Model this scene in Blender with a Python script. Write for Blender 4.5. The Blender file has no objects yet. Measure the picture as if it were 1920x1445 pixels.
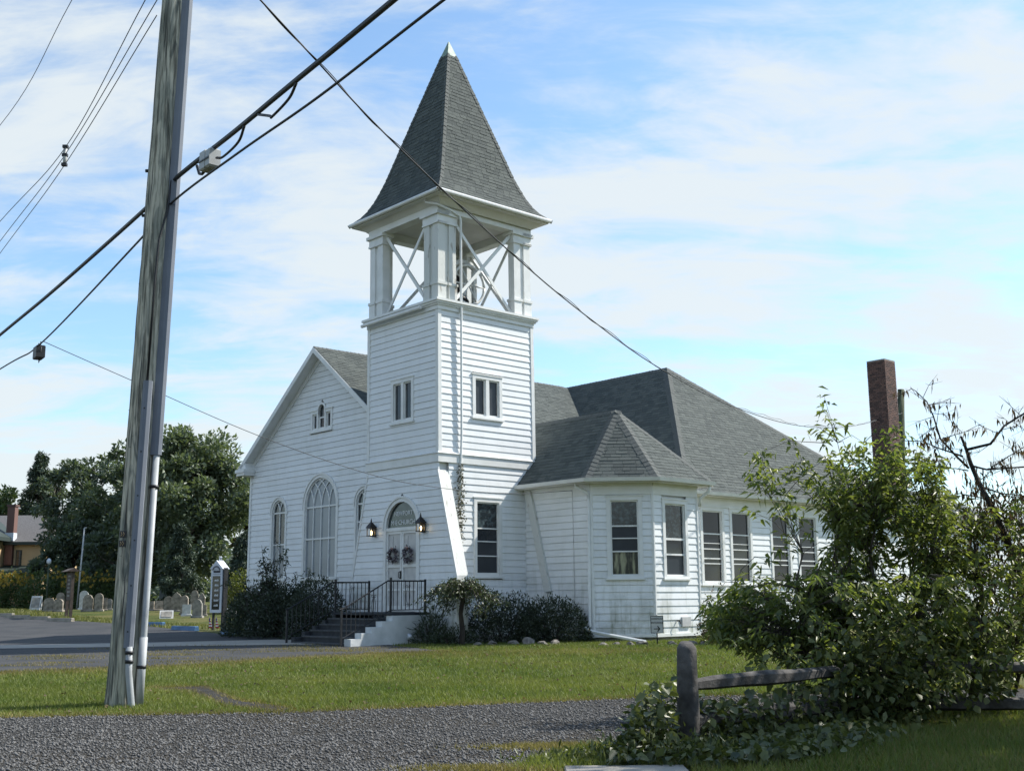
import bpy, math, random
import numpy as np
from mathutils import Vector, Matrix

R = math.radians
rng = np.random.default_rng(7)
random.seed(7)
scene = bpy.context.scene
col = scene.collection

# ------------------------------------------------------------------ camera
CAM_H = 1.45
PITCH, ROLL = R(10.6), R(-0.45)
cam_d = bpy.data.cameras.new('camera')
cam_d.sensor_width = 36.0
cam_d.lens = 2122.0 * 36.0 / 1920.0
cam_d.clip_start = 0.1
cam_d.clip_end = 4000.0
cam = bpy.data.objects.new('camera', cam_d)
col.objects.link(cam)
_F = Vector((0, math.cos(PITCH), math.sin(PITCH)))
_X = Vector((1, 0, 0))
_U = _X.cross(_F)
_R2 = _X * math.cos(ROLL) + _U * math.sin(ROLL)
_U2 = -_X * math.sin(ROLL) + _U * math.cos(ROLL)
cam.matrix_world = Matrix(((_R2.x, _U2.x, -_F.x, 0), (_R2.y, _U2.y, -_F.y, 0), (_R2.z, _U2.z, -_F.z, CAM_H), (0, 0, 0, 1)))
scene.camera = cam

# ------------------------------------------------------------------ light, sky, exposure
SUN = Vector((0.662, 0.25, 0.706)).normalized()          # direction towards the sun
sun_d = bpy.data.lights.new('sun', 'SUN')
sun_d.energy = 4.7
sun_d.angle = R(0.6)
sun_d.color = (1.0, 0.95, 0.87)
sun = bpy.data.objects.new('sun', sun_d)
col.objects.link(sun)
sun.rotation_euler = (-SUN).to_track_quat('-Z', 'Y').to_euler()
sun.location = SUN * 60

world = bpy.data.worlds.new('World')
scene.world = world
world.use_nodes = True
wn, wl = world.node_tree.nodes, world.node_tree.links
wn.clear()
w_out = wn.new('ShaderNodeOutputWorld')
w_bg = wn.new('ShaderNodeBackground')
w_bg.inputs['Strength'].default_value = 0.1
w_sky = wn.new('ShaderNodeTexSky')
w_sky.sky_type = 'NISHITA'
w_sky.sun_disc = False
w_sky.sun_elevation = math.asin(SUN.z)
w_sky.sun_rotation = math.atan2(SUN.x, SUN.y)
w_sky.air_density = 1.0
w_sky.dust_density = 0.6
w_sky.ozone_density = 1.6
# clouds: thin sheets on a flat layer overhead, plus low heaped ones near the horizon
tc = wn.new('ShaderNodeTexCoord')
sep = wn.new('ShaderNodeSeparateXYZ')
wl.new(tc.outputs['Generated'], sep.inputs[0])
def wmath(op, a, b=None):
    n = wn.new('ShaderNodeMath'); n.operation = op
    for i, v in enumerate((a, b)):
        if v is None: continue
        if isinstance(v, (int, float)): n.inputs[i].default_value = v
        else: wl.new(v, n.inputs[i])
    return n.outputs[0]
zc = wmath('ADD', wmath('MAXIMUM', sep.outputs['Z'], 0.0), 0.22)
comb = wn.new('ShaderNodeCombineXYZ')
wl.new(wmath('DIVIDE', sep.outputs['X'], zc), comb.inputs[0])
wl.new(wmath('DIVIDE', sep.outputs['Y'], zc), comb.inputs[1])
mp = wn.new('ShaderNodeMapping')
mp.inputs['Rotation'].default_value = (0, 0, R(38))
mp.inputs['Scale'].default_value = (0.8, 1.7, 1.0)
mp.inputs['Location'].default_value = (3.4, 1.0, 0.0)
wl.new(comb.outputs[0], mp.inputs['Vector'])
def wnoise(scale, detail, rough, dist):
    n = wn.new('ShaderNodeTexNoise')
    n.inputs['Scale'].default_value = scale; n.inputs['Detail'].default_value = detail
    n.inputs['Roughness'].default_value = rough; n.inputs['Distortion'].default_value = dist
    wl.new(mp.outputs[0], n.inputs['Vector'])
    return n.outputs['Fac']
n1 = wnoise(0.9, 5, 0.5, 0.4)
n2 = wnoise(2.3, 8, 0.6, 0.7)
n3 = wnoise(6.5, 8, 0.62, 0.6)
nm = wmath('ADD', wmath('ADD', wmath('MULTIPLY', n1, 0.46), wmath('MULTIPLY', n2, 0.36)), wmath('MULTIPLY', n3, 0.18))
# a veil of thin haze that grows towards the horizon
hz = wn.new('ShaderNodeMapRange')
wl.new(sep.outputs['Z'], hz.inputs['Value'])
hz.inputs['From Min'].default_value = 0.0; hz.inputs['From Max'].default_value = 0.75
hz.inputs['To Min'].default_value = 0.10; hz.inputs['To Max'].default_value = -0.03
ramp = wn.new('ShaderNodeValToRGB')
ramp.color_ramp.interpolation = 'EASE'
ramp.color_ramp.elements[0].position = 0.475; ramp.color_ramp.elements[0].color = (0.06, 0.06, 0.06, 1)
ramp.color_ramp.elements[1].position = 0.625; ramp.color_ramp.elements[1].color = (0.92, 0.92, 0.92, 1)
wl.new(wmath('ADD', nm, hz.outputs[0]), ramp.inputs['Fac'])
mix = wn.new('ShaderNodeMix'); mix.data_type = 'RGBA'
wl.new(ramp.outputs['Color'], mix.inputs['Factor'])
skyb = wn.new('ShaderNodeMix'); skyb.data_type = 'RGBA'; skyb.blend_type = 'MULTIPLY'
skyb.inputs['Factor'].default_value = 1.0
wl.new(w_sky.outputs['Color'], skyb.inputs['A'])
skyb.inputs['B'].default_value = (1.22, 1.44, 1.50, 1)
wl.new(skyb.outputs['Result'], mix.inputs['A'])
mix.inputs['B'].default_value = (5.25, 5.65, 5.8, 1)
wl.new(mix.outputs['Result'], w_bg.inputs['Color'])
wl.new(w_bg.outputs[0], w_out.inputs['Surface'])

scene.view_settings.view_transform = 'Standard'
scene.view_settings.look = 'None'
scene.view_settings.exposure = 0.66
scene.view_settings.gamma = 1.0
scene.view_settings.use_curve_mapping = False
scene.render.engine = 'CYCLES'
scene.cycles.max_bounces = 6
scene.cycles.transparent_max_bounces = 8
scene.cycles.use_denoising = True
scene.cycles.caustics_reflective = False
scene.cycles.caustics_refractive = False

# ------------------------------------------------------------------ materials
def nodes_of(name):
    m = bpy.data.materials.new(name); m.use_nodes = True
    n, l = m.node_tree.nodes, m.node_tree.links
    return m, n, l, n['Principled BSDF']

def mat(name, c1, c2=None, rough=0.6, scale=3.0, detail=4, bump=0.0, bscale=None, metal=0.0, spec=0.5, stretch=(1, 1, 1),
        rnd=False, lo=0.35, hi=0.65, translucent=0.0, emit=None, coat=0.0):
    """Principled surface; colour runs from c1 to c2 with a noise, or with the per-face value 'rnd'."""
    m, n, l, b = nodes_of(name)
    b.inputs['Roughness'].default_value = rough
    b.inputs['Metallic'].default_value = metal
    b.inputs['Specular IOR Level'].default_value = spec
    b.inputs['Coat Weight'].default_value = coat
    b.inputs['Base Color'].default_value = (*c1, 1)
    tcn = n.new('ShaderNodeTexCoord'); mpn = n.new('ShaderNodeMapping')
    mpn.inputs['Scale'].default_value = stretch
    l.new(tcn.outputs['Object'], mpn.inputs['Vector'])
    colour = None
    if c2 is not None:
        rp = n.new('ShaderNodeValToRGB')
        rp.color_ramp.elements[0].position = lo; rp.color_ramp.elements[1].position = hi
        rp.color_ramp.elements[0].color = (*c1, 1); rp.color_ramp.elements[1].color = (*c2, 1)
        nz = n.new('ShaderNodeTexNoise')
        nz.inputs['Scale'].default_value = scale; nz.inputs['Detail'].default_value = detail
        l.new(mpn.outputs[0], nz.inputs['Vector'])
        if rnd:
            at = n.new('ShaderNodeAttribute'); at.attribute_name = 'rnd'
            mx = n.new('ShaderNodeMath'); mx.operation = 'MULTIPLY_ADD'
            l.new(at.outputs['Fac'], mx.inputs[0]); mx.inputs[1].default_value = 0.7
            ml = n.new('ShaderNodeMath'); ml.operation = 'MULTIPLY'; ml.inputs[1].default_value = 0.3
            l.new(nz.outputs['Fac'], ml.inputs[0]); l.new(ml.outputs[0], mx.inputs[2])
            l.new(mx.outputs[0], rp.inputs['Fac'])
        else:
            l.new(nz.outputs['Fac'], rp.inputs['Fac'])
        l.new(rp.outputs['Color'], b.inputs['Base Color']); colour = rp.outputs['Color']
    if bump:
        bn = n.new('ShaderNodeTexNoise'); bn.inputs['Scale'].default_value = bscale or scale * 4
        bn.inputs['Detail'].default_value = 5
        l.new(mpn.outputs[0], bn.inputs['Vector'])
        bp = n.new('ShaderNodeBump'); bp.inputs['Strength'].default_value = bump; bp.inputs['Distance'].default_value = 0.02
        l.new(bn.outputs['Fac'], bp.inputs['Height']); l.new(bp.outputs[0], b.inputs['Normal'])
    if translucent:
        tr = n.new('ShaderNodeBsdfTranslucent')
        if colour is not None:
            mc = n.new('ShaderNodeMix'); mc.data_type = 'RGBA'; mc.blend_type = 'MULTIPLY'; mc.inputs['Factor'].default_value = 1
            l.new(colour, mc.inputs['A']); mc.inputs['B'].default_value = (1.5, 1.6, 0.7, 1)
            l.new(mc.outputs['Result'], tr.inputs['Color'])
        else: tr.inputs['Color'].default_value = (*c1, 1)
        ms = n.new('ShaderNodeMixShader'); ms.inputs[0].default_value = translucent
        l.new(b.outputs[0], ms.inputs[1]); l.new(tr.outputs[0], ms.inputs[2])
        l.new(ms.outputs[0], n['Material Output'].inputs['Surface'])
    if emit:
        b.inputs['Emission Color'].default_value = (*emit[0], 1); b.inputs['Emission Strength'].default_value = emit[1]
    return m

def siding_mat(name, base, stain, z_lo, z_hi, amount):
    """White paint with weather stains: streaks and blotches, most of them on the lowest boards (algae, splashed soil)."""
    m, n, l, b = nodes_of(name)
    b.inputs['Roughness'].default_value = 0.45
    b.inputs['Specular IOR Level'].default_value = 0.35
    g = n.new('ShaderNodeTexCoord')
    def noise(scale, det, st):
        mp_ = n.new('ShaderNodeMapping'); mp_.inputs['Scale'].default_value = st; l.new(g.outputs['Object'], mp_.inputs[0])
        t = n.new('ShaderNodeTexNoise'); t.inputs['Scale'].default_value = scale; t.inputs['Detail'].default_value = det
        t.inputs['Roughness'].default_value = 0.62
        l.new(mp_.outputs[0], t.inputs['Vector']); return t.outputs['Fac']
    def ma(op, a, b_):
        q = n.new('ShaderNodeMath'); q.operation = op; q.use_clamp = op == 'MULTIPLY'
        for i, v in enumerate((a, b_)):
            if isinstance(v, (int, float)): q.inputs[i].default_value = v
            else: l.new(v, q.inputs[i])
        return q.outputs[0]
    def rng_(v, a, b_, c, d):
        q = n.new('ShaderNodeMapRange'); l.new(v, q.inputs[0])
        for i, x in enumerate((a, b_, c, d)): q.inputs[i + 1].default_value = x
        return q.outputs[0]
    sx = n.new('ShaderNodeSeparateXYZ'); l.new(g.outputs['Object'], sx.inputs[0])
    hgt = rng_(sx.outputs['Z'], z_lo, z_hi, 1.0, 0.0)
    streak = rng_(noise(5.0, 5, (1, 1, 0.12)), 0.50, 0.72, 0, 1)
    blot = rng_(noise(0.9, 6, (1, 1, 1)), 0.44, 0.70, 0, 1)
    fac = ma('MULTIPLY', ma('ADD', ma('MULTIPLY', ma('MULTIPLY', hgt, ma('ADD', streak, blot)), amount), ma('MULTIPLY', ma('ADD', blot, ma('MULTIPLY', streak, 0.6)), 0.17)), 1.0)
    mx = n.new('ShaderNodeMix'); mx.data_type = 'RGBA'
    l.new(fac, mx.inputs['Factor']); mx.inputs['A'].default_value = (*base, 1); mx.inputs['B'].default_value = (*stain, 1)
    at = n.new('ShaderNodeAttribute'); at.attribute_name = 'rnd'
    vary = n.new('ShaderNodeMix'); vary.data_type = 'RGBA'; vary.blend_type = 'MULTIPLY'; vary.inputs['Factor'].default_value = 1
    cr = n.new('ShaderNodeValToRGB'); l.new(at.outputs['Fac'], cr.inputs[0])
    cr.color_ramp.elements[0].color = (0.93, 0.93, 0.93, 1); cr.color_ramp.elements[1].color = (1, 1, 1, 1)
    l.new(mx.outputs['Result'], vary.inputs['A']); l.new(cr.outputs[0], vary.inputs['B'])
    l.new(vary.outputs['Result'], b.inputs['Base Color'])
    bp = n.new('ShaderNodeBump'); bp.inputs['Strength'].default_value = 0.12; bp.inputs['Distance'].default_value = 0.01
    l.new(noise(14, 4, (1, 1, 4)), bp.inputs['Height']); l.new(bp.outputs[0], b.inputs['Normal'])
    return m

M = {}
M['siding'] = siding_mat('white_siding', (0.80, 0.82, 0.83), (0.32, 0.34, 0.28), 0.3, 2.3, 0.9)
M['siding_hi'] = siding_mat('white_siding_clean', (0.81, 0.83, 0.84), (0.47, 0.47, 0.44), 0.0, 3.0, 0.2)
M['trim'] = mat('white_trim', (0.76, 0.77, 0.76), (0.68, 0.69, 0.67), 0.45, 2.5, bump=0.08)
M['peel'] = mat('peeling_white_paint', (0.62, 0.63, 0.60), (0.36, 0.34, 0.30), 0.6, 7.0, 8, bump=0.3, lo=0.60, hi=0.70, stretch=(1, 1, 0.35))
M['soffit'] = mat('soffit_paint', (0.70, 0.69, 0.65), (0.62, 0.61, 0.57), 0.55, 1.5)
M['gutter'] = mat('white_gutter_metal', (0.78, 0.79, 0.78), (0.70, 0.71, 0.70), 0.35, 3.0)
M['shingle'] = mat('grey_shingle', (0.064, 0.075, 0.073), (0.106, 0.120, 0.112), 0.9, 60, 3, bump=0.5, bscale=130, rnd=True, lo=0.1, hi=0.9, spec=0.25)
M['shingle_core'] = mat('roof_felt', (0.025, 0.03, 0.033), (0.04, 0.045, 0.046), 0.95, 30)
M['hipcap'] = mat('hip_cap_shingle', (0.078, 0.088, 0.084), (0.105, 0.115, 0.110), 0.9, 40, bump=0.4)
M['copper'] = mat('verdigris_copper', (0.13, 0.21, 0.17), (0.28, 0.36, 0.29), 0.6, 6)
M['found'] = mat('grey_foundation', (0.30, 0.31, 0.32), (0.42, 0.42, 0.40), 0.85, 3, bump=0.2)
M['stucco'] = mat('white_stucco', (0.66, 0.68, 0.68), (0.50, 0.53, 0.52), 0.8, 2.2, 6, bump=0.9, bscale=5)
M['step'] = mat('dark_step', (0.018, 0.022, 0.028), (0.035, 0.04, 0.045), 0.8, 6, bump=0.2)
M['nosing'] = mat('worn_step_edge', (0.05, 0.055, 0.06), (0.09, 0.095, 0.10), 0.8, 6)
M['iron'] = mat('black_iron', (0.012, 0.013, 0.016), (0.03, 0.032, 0.035), 0.5, 12, metal=0.3)
M['bronze'] = mat('dark_lantern_metal', (0.02, 0.017, 0.015), (0.035, 0.03, 0.028), 0.45, 12, metal=0.5)
M['bulb'] = mat('lantern_bulb', (1, 0.85, 0.5), emit=((1.0, 0.72, 0.32), 7.0))
M['glass_dark'] = mat('dark_window_glass', (0.006, 0.010, 0.016), (0.014, 0.020, 0.028), 0.05, 1.2, spec=0.45)
M['glass_screen'] = mat('screened_window_glass', (0.022, 0.028, 0.036), (0.034, 0.041, 0.05), 0.35, 2.0, spec=0.4)
M['glass_stain'] = mat('stained_glass', (0.01, 0.016, 0.02), (0.07, 0.10, 0.11), 0.10, 9, 3, spec=0.6, lo=0.45, hi=0.7)
M['glass_milky'] = mat('clouded_cover_glass', (0.16, 0.19, 0.22), (0.26, 0.29, 0.32), 0.22, 0.7, 3, spec=0.5)
M['glass_curtain'] = mat('window_with_curtain', (0.03, 0.035, 0.03), (0.30, 0.30, 0.20), 0.12, 3.0, 6, spec=0.6, stretch=(3, 3, .6), lo=0.45, hi=0.62)
M['brick'] = mat('red_brick', (0.055, 0.035, 0.034), (0.17, 0.092, 0.075), 0.85, 9, 4, rnd=True, bump=0.4, lo=0.1, hi=0.9)
M['mortar'] = mat('mortar', (0.30, 0.27, 0.24), (0.22, 0.20, 0.18), 0.9, 8)
M['white_letter'] = mat('white_letters', (0.72, 0.74, 0.74), rough=0.6)
M['black_letter'] = mat('black_letters', (0.02, 0.02, 0.025), rough=0.6)
M['transom'] = mat('transom_glass', (0.020, 0.030, 0.034), (0.05, 0.07, 0.07), 0.12, 5, spec=0.6)
M['wood_pole'] = None
M['guard'] = mat('grey_plastic_guard', (0.16, 0.18, 0.215), (0.20, 0.22, 0.255), 0.6, 2, spec=0.25)
M['pvc'] = mat('pale_conduit', (0.40, 0.42, 0.43), (0.32, 0.34, 0.35), 0.5, 5, spec=0.3)
M['cable'] = mat('black_cable', (0.012, 0.013, 0.015), rough=0.5)
M['wire'] = mat('grey_wire', (0.06, 0.065, 0.07), rough=0.5, metal=0.3)
M['boxgrey'] = mat('grey_terminal_box', (0.42, 0.43, 0.42), (0.34, 0.35, 0.34), 0.45, 6)
M['asphalt'] = mat('old_asphalt', (0.020, 0.022, 0.025), (0.042, 0.042, 0.043), 0.9, 1.1, 8, bump=0.35, bscale=60)
M['concrete'] = mat('worn_concrete', (0.34, 0.31, 0.26), (0.25, 0.235, 0.21), 0.85, 1.4, 7, bump=0.3, bscale=40)
M['conc_stop'] = mat('concrete_wheel_stop', (0.22, 0.20, 0.16), (0.32, 0.29, 0.24), 0.85, 4, bump=0.3)
M['blue_stop'] = mat('blue_painted_wheel_stop', (0.035, 0.11, 0.24), (0.06, 0.16, 0.32), 0.6, 4, bump=0.2)
M['stone_grey'] = mat('grey_gravestone', (0.16, 0.155, 0.14), (0.30, 0.285, 0.25), 0.8, 5, 8, bump=0.3)
M['stone_tan'] = mat('weathered_gravestone', (0.15, 0.13, 0.10), (0.33, 0.29, 0.24), 0.85, 6, 8, bump=0.4)
M['stone_white'] = mat('white_gravestone', (0.62, 0.62, 0.60), (0.45, 0.45, 0.43), 0.6, 6, 6, bump=0.2)
M['stone_dark'] = mat('dark_gravestone', (0.06, 0.075, 0.075), (0.12, 0.14, 0.14), 0.5, 5)
M['rock'] = mat('field_rock', (0.11, 0.10, 0.09), (0.25, 0.23, 0.20), 0.85, 5, 6, bump=0.5)
M['fence'] = mat('weathered_fence_wood', (0.032, 0.030, 0.028), (0.095, 0.09, 0.085), 0.9, 6, 7, bump=0.7, bscale=18, stretch=(1, 1, 1))
M['bark'] = mat('grey_bark', (0.045, 0.038, 0.03), (0.12, 0.10, 0.08), 0.9, 8, 6, bump=0.8, stretch=(1, 1, 0.25))
M['bark_dark'] = mat('dark_bark', (0.022, 0.018, 0.016), (0.06, 0.05, 0.042), 0.9, 10, 6, bump=0.8, stretch=(1, 1, 0.3))
M['house_wall'] = mat('tan_house_siding', (0.56, 0.41, 0.23), (0.50, 0.36, 0.20), 0.6, 1.5)
M['house_trim'] = mat('dark_green_trim', (0.025, 0.04, 0.035), rough=0.6)
M['house_roof'] = mat('brown_grey_house_roof', (0.085, 0.082, 0.083), (0.15, 0.145, 0.143), 0.9, 14, 4, bump=0.4)
M['board_wood'] = mat('brown_sign_wood', (0.05, 0.035, 0.028), (0.10, 0.075, 0.06), 0.8, 5)
M['sign_white'] = mat('white_sign_paint', (0.62, 0.66, 0.72), (0.55, 0.59, 0.64), 0.5, 2)
M['sign_face'] = mat('grey_sign_plate', (0.55, 0.55, 0.54), (0.46, 0.46, 0.46), 0.4, 5)
M['flag_red'] = mat('flag_red', (0.35, 0.03, 0.04), rough=0.8)
M['flag_white'] = mat('flag_white', (0.7, 0.7, 0.68), rough=0.8)
M['flag_blue'] = mat('flag_blue', (0.03, 0.05, 0.18), rough=0.8)
# foliage
def leafmat(name, a, b, tr=0.25, rough=0.45): return mat(name, a, b, rough, 0.6, 2, rnd=True, lo=0.1, hi=0.9, translucent=tr, spec=0.35)
M['leaf_maple'] = leafmat('maple_leaf', (0.062, 0.088, 0.064), (0.165, 0.200, 0.125))
M['leaf_dark'] = leafmat('dark_tree_leaf', (0.052, 0.074, 0.060), (0.135, 0.168, 0.118))
M['leaf_light'] = leafmat('light_tree_leaf', (0.045, 0.075, 0.030), (0.11, 0.15, 0.06))
M['leaf_conifer'] = leafmat('conifer_needles', (0.036, 0.055, 0.043), (0.09, 0.122, 0.082), 0.1, 0.6)
M['leaf_yew'] = leafmat('clipped_shrub_leaf', (0.022, 0.034, 0.025), (0.07, 0.09, 0.058), 0.08)
M['leaf_brown'] = leafmat('turning_leaf', (0.055, 0.055, 0.028), (0.15, 0.11, 0.06), 0.2)
M['leaf_yellow'] = leafmat('yellow_green_leaf', (0.07, 0.09, 0.02), (0.17, 0.18, 0.04), 0.25)
M['leaf_rhodo'] = leafmat('glossy_shrub_leaf', (0.026, 0.040, 0.027), (0.085, 0.112, 0.065), 0.12, 0.35)
M['leaf_weep'] = leafmat('small_tree_leaf', (0.03, 0.045, 0.018), (0.10, 0.12, 0.06), 0.2, 0.4)
M['leaf_front'] = leafmat('long_shrub_leaf', (0.050, 0.088, 0.030), (0.235, 0.255, 0.09), 0.42, 0.4)
M['leaf_vine'] = leafmat('broad_vine_leaf', (0.026, 0.046, 0.018), (0.15, 0.165, 0.060), 0.22, 0.4)
M['leaf_dead'] = leafmat('dry_brown_leaf', (0.05, 0.035, 0.022), (0.17, 0.11, 0.07), 0.2, 0.7)
M['leaf_ivy'] = leafmat('dry_ivy_leaf', (0.05, 0.055, 0.035), (0.16, 0.15, 0.11), 0.15, 0.7)
M['petal'] = leafmat('yellow_petal', (0.34, 0.21, 0.03), (0.48, 0.36, 0.09), 0.3, 0.6)
M['wreath'] = leafmat('wreath_leaf', (0.015, 0.012, 0.02), (0.30, 0.26, 0.30), 0.05, 0.6)
M['ribbon'] = mat('pink_bow', (0.50, 0.28, 0.24), rough=0.6)
M['grass_blade'] = mat('grass_blade', (0.070, 0.115, 0.022), (0.20, 0.215, 0.065), 0.6, 0.35, 3, rnd=True, lo=0.15, hi=0.85, translucent=0.3, spec=0.3)
M['grass_mix'] = mat('faded_grass_blade', (0.085, 0.105, 0.03), (0.20, 0.19, 0.075), 0.6, 0.35, 3, rnd=True, lo=0.15, hi=0.85, translucent=0.3, spec=0.3)
M['grass_dry'] = mat('dry_grass_blade', (0.11, 0.10, 0.03), (0.30, 0.25, 0.12), 0.7, 0.8, 3, rnd=True, lo=0.1, hi=0.9, translucent=0.25, spec=0.2)
M['pebble'] = mat('gravel_stone', (0.026, 0.027, 0.028), (0.20, 0.196, 0.188), 0.85, 3, 2, rnd=True, lo=0.05, hi=1.0)

def ground_mat():
    m, n, l, b = nodes_of('lawn_ground')
    b.inputs['Roughness'].default_value = 0.95; b.inputs['Specular IOR Level'].default_value = 0.1
    t = n.new('ShaderNodeTexCoord')
    def nz(s, d):
        q = n.new('ShaderNodeTexNoise'); q.inputs['Scale'].default_value = s; q.inputs['Detail'].default_value = d
        l.new(t.outputs['Object'], q.inputs['Vector']); return q.outputs['Fac']
    r1 = n.new('ShaderNodeValToRGB'); l.new(nz(0.5, 8), r1.inputs[0])
    r1.color_ramp.elements[0].position = 0.36; r1.color_ramp.elements[0].color = (0.06, 0.09, 0.022, 1)
    r1.color_ramp.elements[1].position = 0.66; r1.color_ramp.elements[1].color = (0.15, 0.14, 0.055, 1)
    r2 = n.new('ShaderNodeValToRGB'); l.new(nz(22, 5), r2.inputs[0])
    r2.color_ramp.elements[0].position = 0.3; r2.color_ramp.elements[0].color = (0.45, 0.45, 0.45, 1)
    r2.color_ramp.elements[1].position = 0.7; r2.color_ramp.elements[1].color = (1.2, 1.2, 1.2, 1)
    mx = n.new('ShaderNodeMix'); mx.data_type = 'RGBA'; mx.blend_type = 'MULTIPLY'; mx.inputs['Factor'].default_value = 1
    l.new(r1.outputs[0], mx.inputs['A']); l.new(r2.outputs[0], mx.inputs['B']); l.new(mx.outputs['Result'], b.inputs['Base Color'])
    bp = n.new('ShaderNodeBump'); bp.inputs['Strength'].default_value = 0.8; bp.inputs['Distance'].default_value = 0.05
    l.new(nz(30, 5), bp.inputs['Height']); l.new(bp.outputs[0], b.inputs['Normal'])
    return m
M['ground'] = ground_mat()

def gravel_mat():
    m, n, l, b = nodes_of('crushed_gravel')
    b.inputs['Roughness'].default_value = 0.9; b.inputs['Specular IOR Level'].default_value = 0.2
    t = n.new('ShaderNodeTexCoord')
    v = n.new('ShaderNodeTexVoronoi'); v.inputs['Scale'].default_value = 70; l.new(t.outputs['Object'], v.inputs['Vector'])
    sp = n.new('ShaderNodeSeparateXYZ'); l.new(v.outputs['Color'], sp.inputs[0])
    r = n.new('ShaderNodeValToRGB'); l.new(sp.outputs[0], r.inputs[0])
    r.color_ramp.elements[0].color = (0.026, 0.027, 0.028, 1); r.color_ramp.elements[1].color = (0.11, 0.108, 0.103, 1)
    q = n.new('ShaderNodeTexNoise'); q.inputs['Scale'].default_value = 0.8; q.inputs['Detail'].default_value = 7
    mq = n.new('ShaderNodeMapping'); mq.inputs['Scale'].default_value = (0.35, 1.3, 1); mq.inputs['Rotation'].default_value = (0, 0, R(-12)); l.new(t.outputs['Object'], mq.inputs[0]); l.new(mq.outputs[0], q.inputs['Vector'])
    r2 = n.new('ShaderNodeValToRGB'); l.new(q.outputs['Fac'], r2.inputs[0])
    r2.color_ramp.elements[0].position = 0.35; r2.color_ramp.elements[0].color = (1, 1, 1, 1)
    r2.color_ramp.elements[1].position = 0.7; r2.color_ramp.elements[1].color = (0.95, 0.80, 0.58, 1)
    mx = n.new('ShaderNodeMix'); mx.data_type = 'RGBA'; mx.blend_type = 'MULTIPLY'; mx.inputs['Factor'].default_value = 1
    l.new(r.outputs[0], mx.inputs['A']); l.new(r2.outputs[0], mx.inputs['B']); l.new(mx.outputs['Result'], b.inputs['Base Color'])
    bp = n.new('ShaderNodeBump'); bp.inputs['Strength'].default_value = 1.0; bp.inputs['Distance'].default_value = 0.03; bp.invert = True
    l.new(v.outputs['Distance'], bp.inputs['Height']); l.new(bp.outputs[0], b.inputs['Normal'])
    return m
M['gravel'] = gravel_mat()

def pole_mat(name, pale, dark, green):
    """Weathered pole: long vertical streaks of dark preservative and green-grey wood, with checks."""
    m, n, l, b = nodes_of(name)
    b.inputs['Roughness'].default_value = 0.85; b.inputs['Specular IOR Level'].default_value = 0.2
    t = n.new('ShaderNodeTexCoord')
    def nz(s, d, st, dist=0.0):
        mp_ = n.new('ShaderNodeMapping'); mp_.inputs['Scale'].default_value = st; l.new(t.outputs['Object'], mp_.inputs[0])
        q = n.new('ShaderNodeTexNoise'); q.inputs['Scale'].default_value = s; q.inputs['Detail'].default_value = d
        q.inputs['Distortion'].default_value = dist
        l.new(mp_.outputs[0], q.inputs['Vector']); return q.outputs['Fac']
    r1 = n.new('ShaderNodeValToRGB'); l.new(nz(3.6, 8, (1.5, 1.5, 0.30), 1.6), r1.inputs[0])
    r1.color_ramp.elements[0].position = 0.43; r1.color_ramp.elements[0].color = (*dark, 1)
    r1.color_ramp.elements[1].position = 0.56; r1.color_ramp.elements[1].color = (*pale, 1)
    r2 = n.new('ShaderNodeValToRGB'); l.new(nz(1.3, 4, (1, 1, 0.3)), r2.inputs[0])
    r2.color_ramp.elements[0].position = 0.38; r2.color_ramp.elements[0].color = (0, 0, 0, 1)
    r2.color_ramp.elements[1].position = 0.7; r2.color_ramp.elements[1].color = (0.8, 0.8, 0.8, 1)
    mx = n.new('ShaderNodeMix'); mx.data_type = 'RGBA'; l.new(r2.outputs[0], mx.inputs['Factor'])
    l.new(r1.outputs[0], mx.inputs['A']); mx.inputs['B'].default_value = (*green, 1)
    r3 = n.new('ShaderNodeValToRGB'); l.new(nz(16, 6, (1.5, 1.5, 0.07), 0.3), r3.inputs[0])
    r3.color_ramp.elements[0].position = 0.36; r3.color_ramp.elements[0].color = (0.35, 0.35, 0.35, 1)
    r3.color_ramp.elements[1].position = 0.5; r3.color_ramp.elements[1].color = (1, 1, 1, 1)
    m2 = n.new('ShaderNodeMix'); m2.data_type = 'RGBA'; m2.blend_type = 'MULTIPLY'; m2.inputs['Factor'].default_value = 1
    l.new(mx.outputs['Result'], m2.inputs['A']); l.new(r3.outputs[0], m2.inputs['B'])
    l.new(m2.outputs['Result'], b.inputs['Base Color'])
    wv = n.new('ShaderNodeTexWave'); wv.inputs['Scale'].default_value = 5.5; wv.inputs['Distortion'].default_value = 9.0
    wv.inputs['Detail'].default_value = 4; wv.inputs['Detail Scale'].default_value = 1.4
    mw = n.new('ShaderNodeMapping'); mw.inputs['Scale'].default_value = (1, 1, 0.22); l.new(t.outputs['Object'], mw.inputs[0]); l.new(mw.outputs[0], wv.inputs['Vector'])
    r4 = n.new('ShaderNodeValToRGB'); l.new(wv.outputs['Fac'], r4.inputs[0])
    r4.color_ramp.elements[0].position = 0.05; r4.color_ramp.elements[0].color = (0.70, 0.71, 0.70, 1)
    r4.color_ramp.elements[1].position = 0.45; r4.color_ramp.elements[1].color = (1, 1, 1, 1)
    m3 = n.new('ShaderNodeMix'); m3.data_type = 'RGBA'; m3.blend_type = 'MULTIPLY'; m3.inputs['Factor'].default_value = 1
    l.new(m2.outputs['Result'], m3.inputs['A']); l.new(r4.outputs[0], m3.inputs['B']); l.new(m3.outputs['Result'], b.inputs['Base Color'])
    bp = n.new('ShaderNodeBump'); bp.inputs['Strength'].default_value = 0.7; bp.inputs['Distance'].default_value = 0.02
    l.new(r3.outputs[0], bp.inputs['Height']); l.new(bp.outputs[0], b.inputs['Normal'])
    return m
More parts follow.
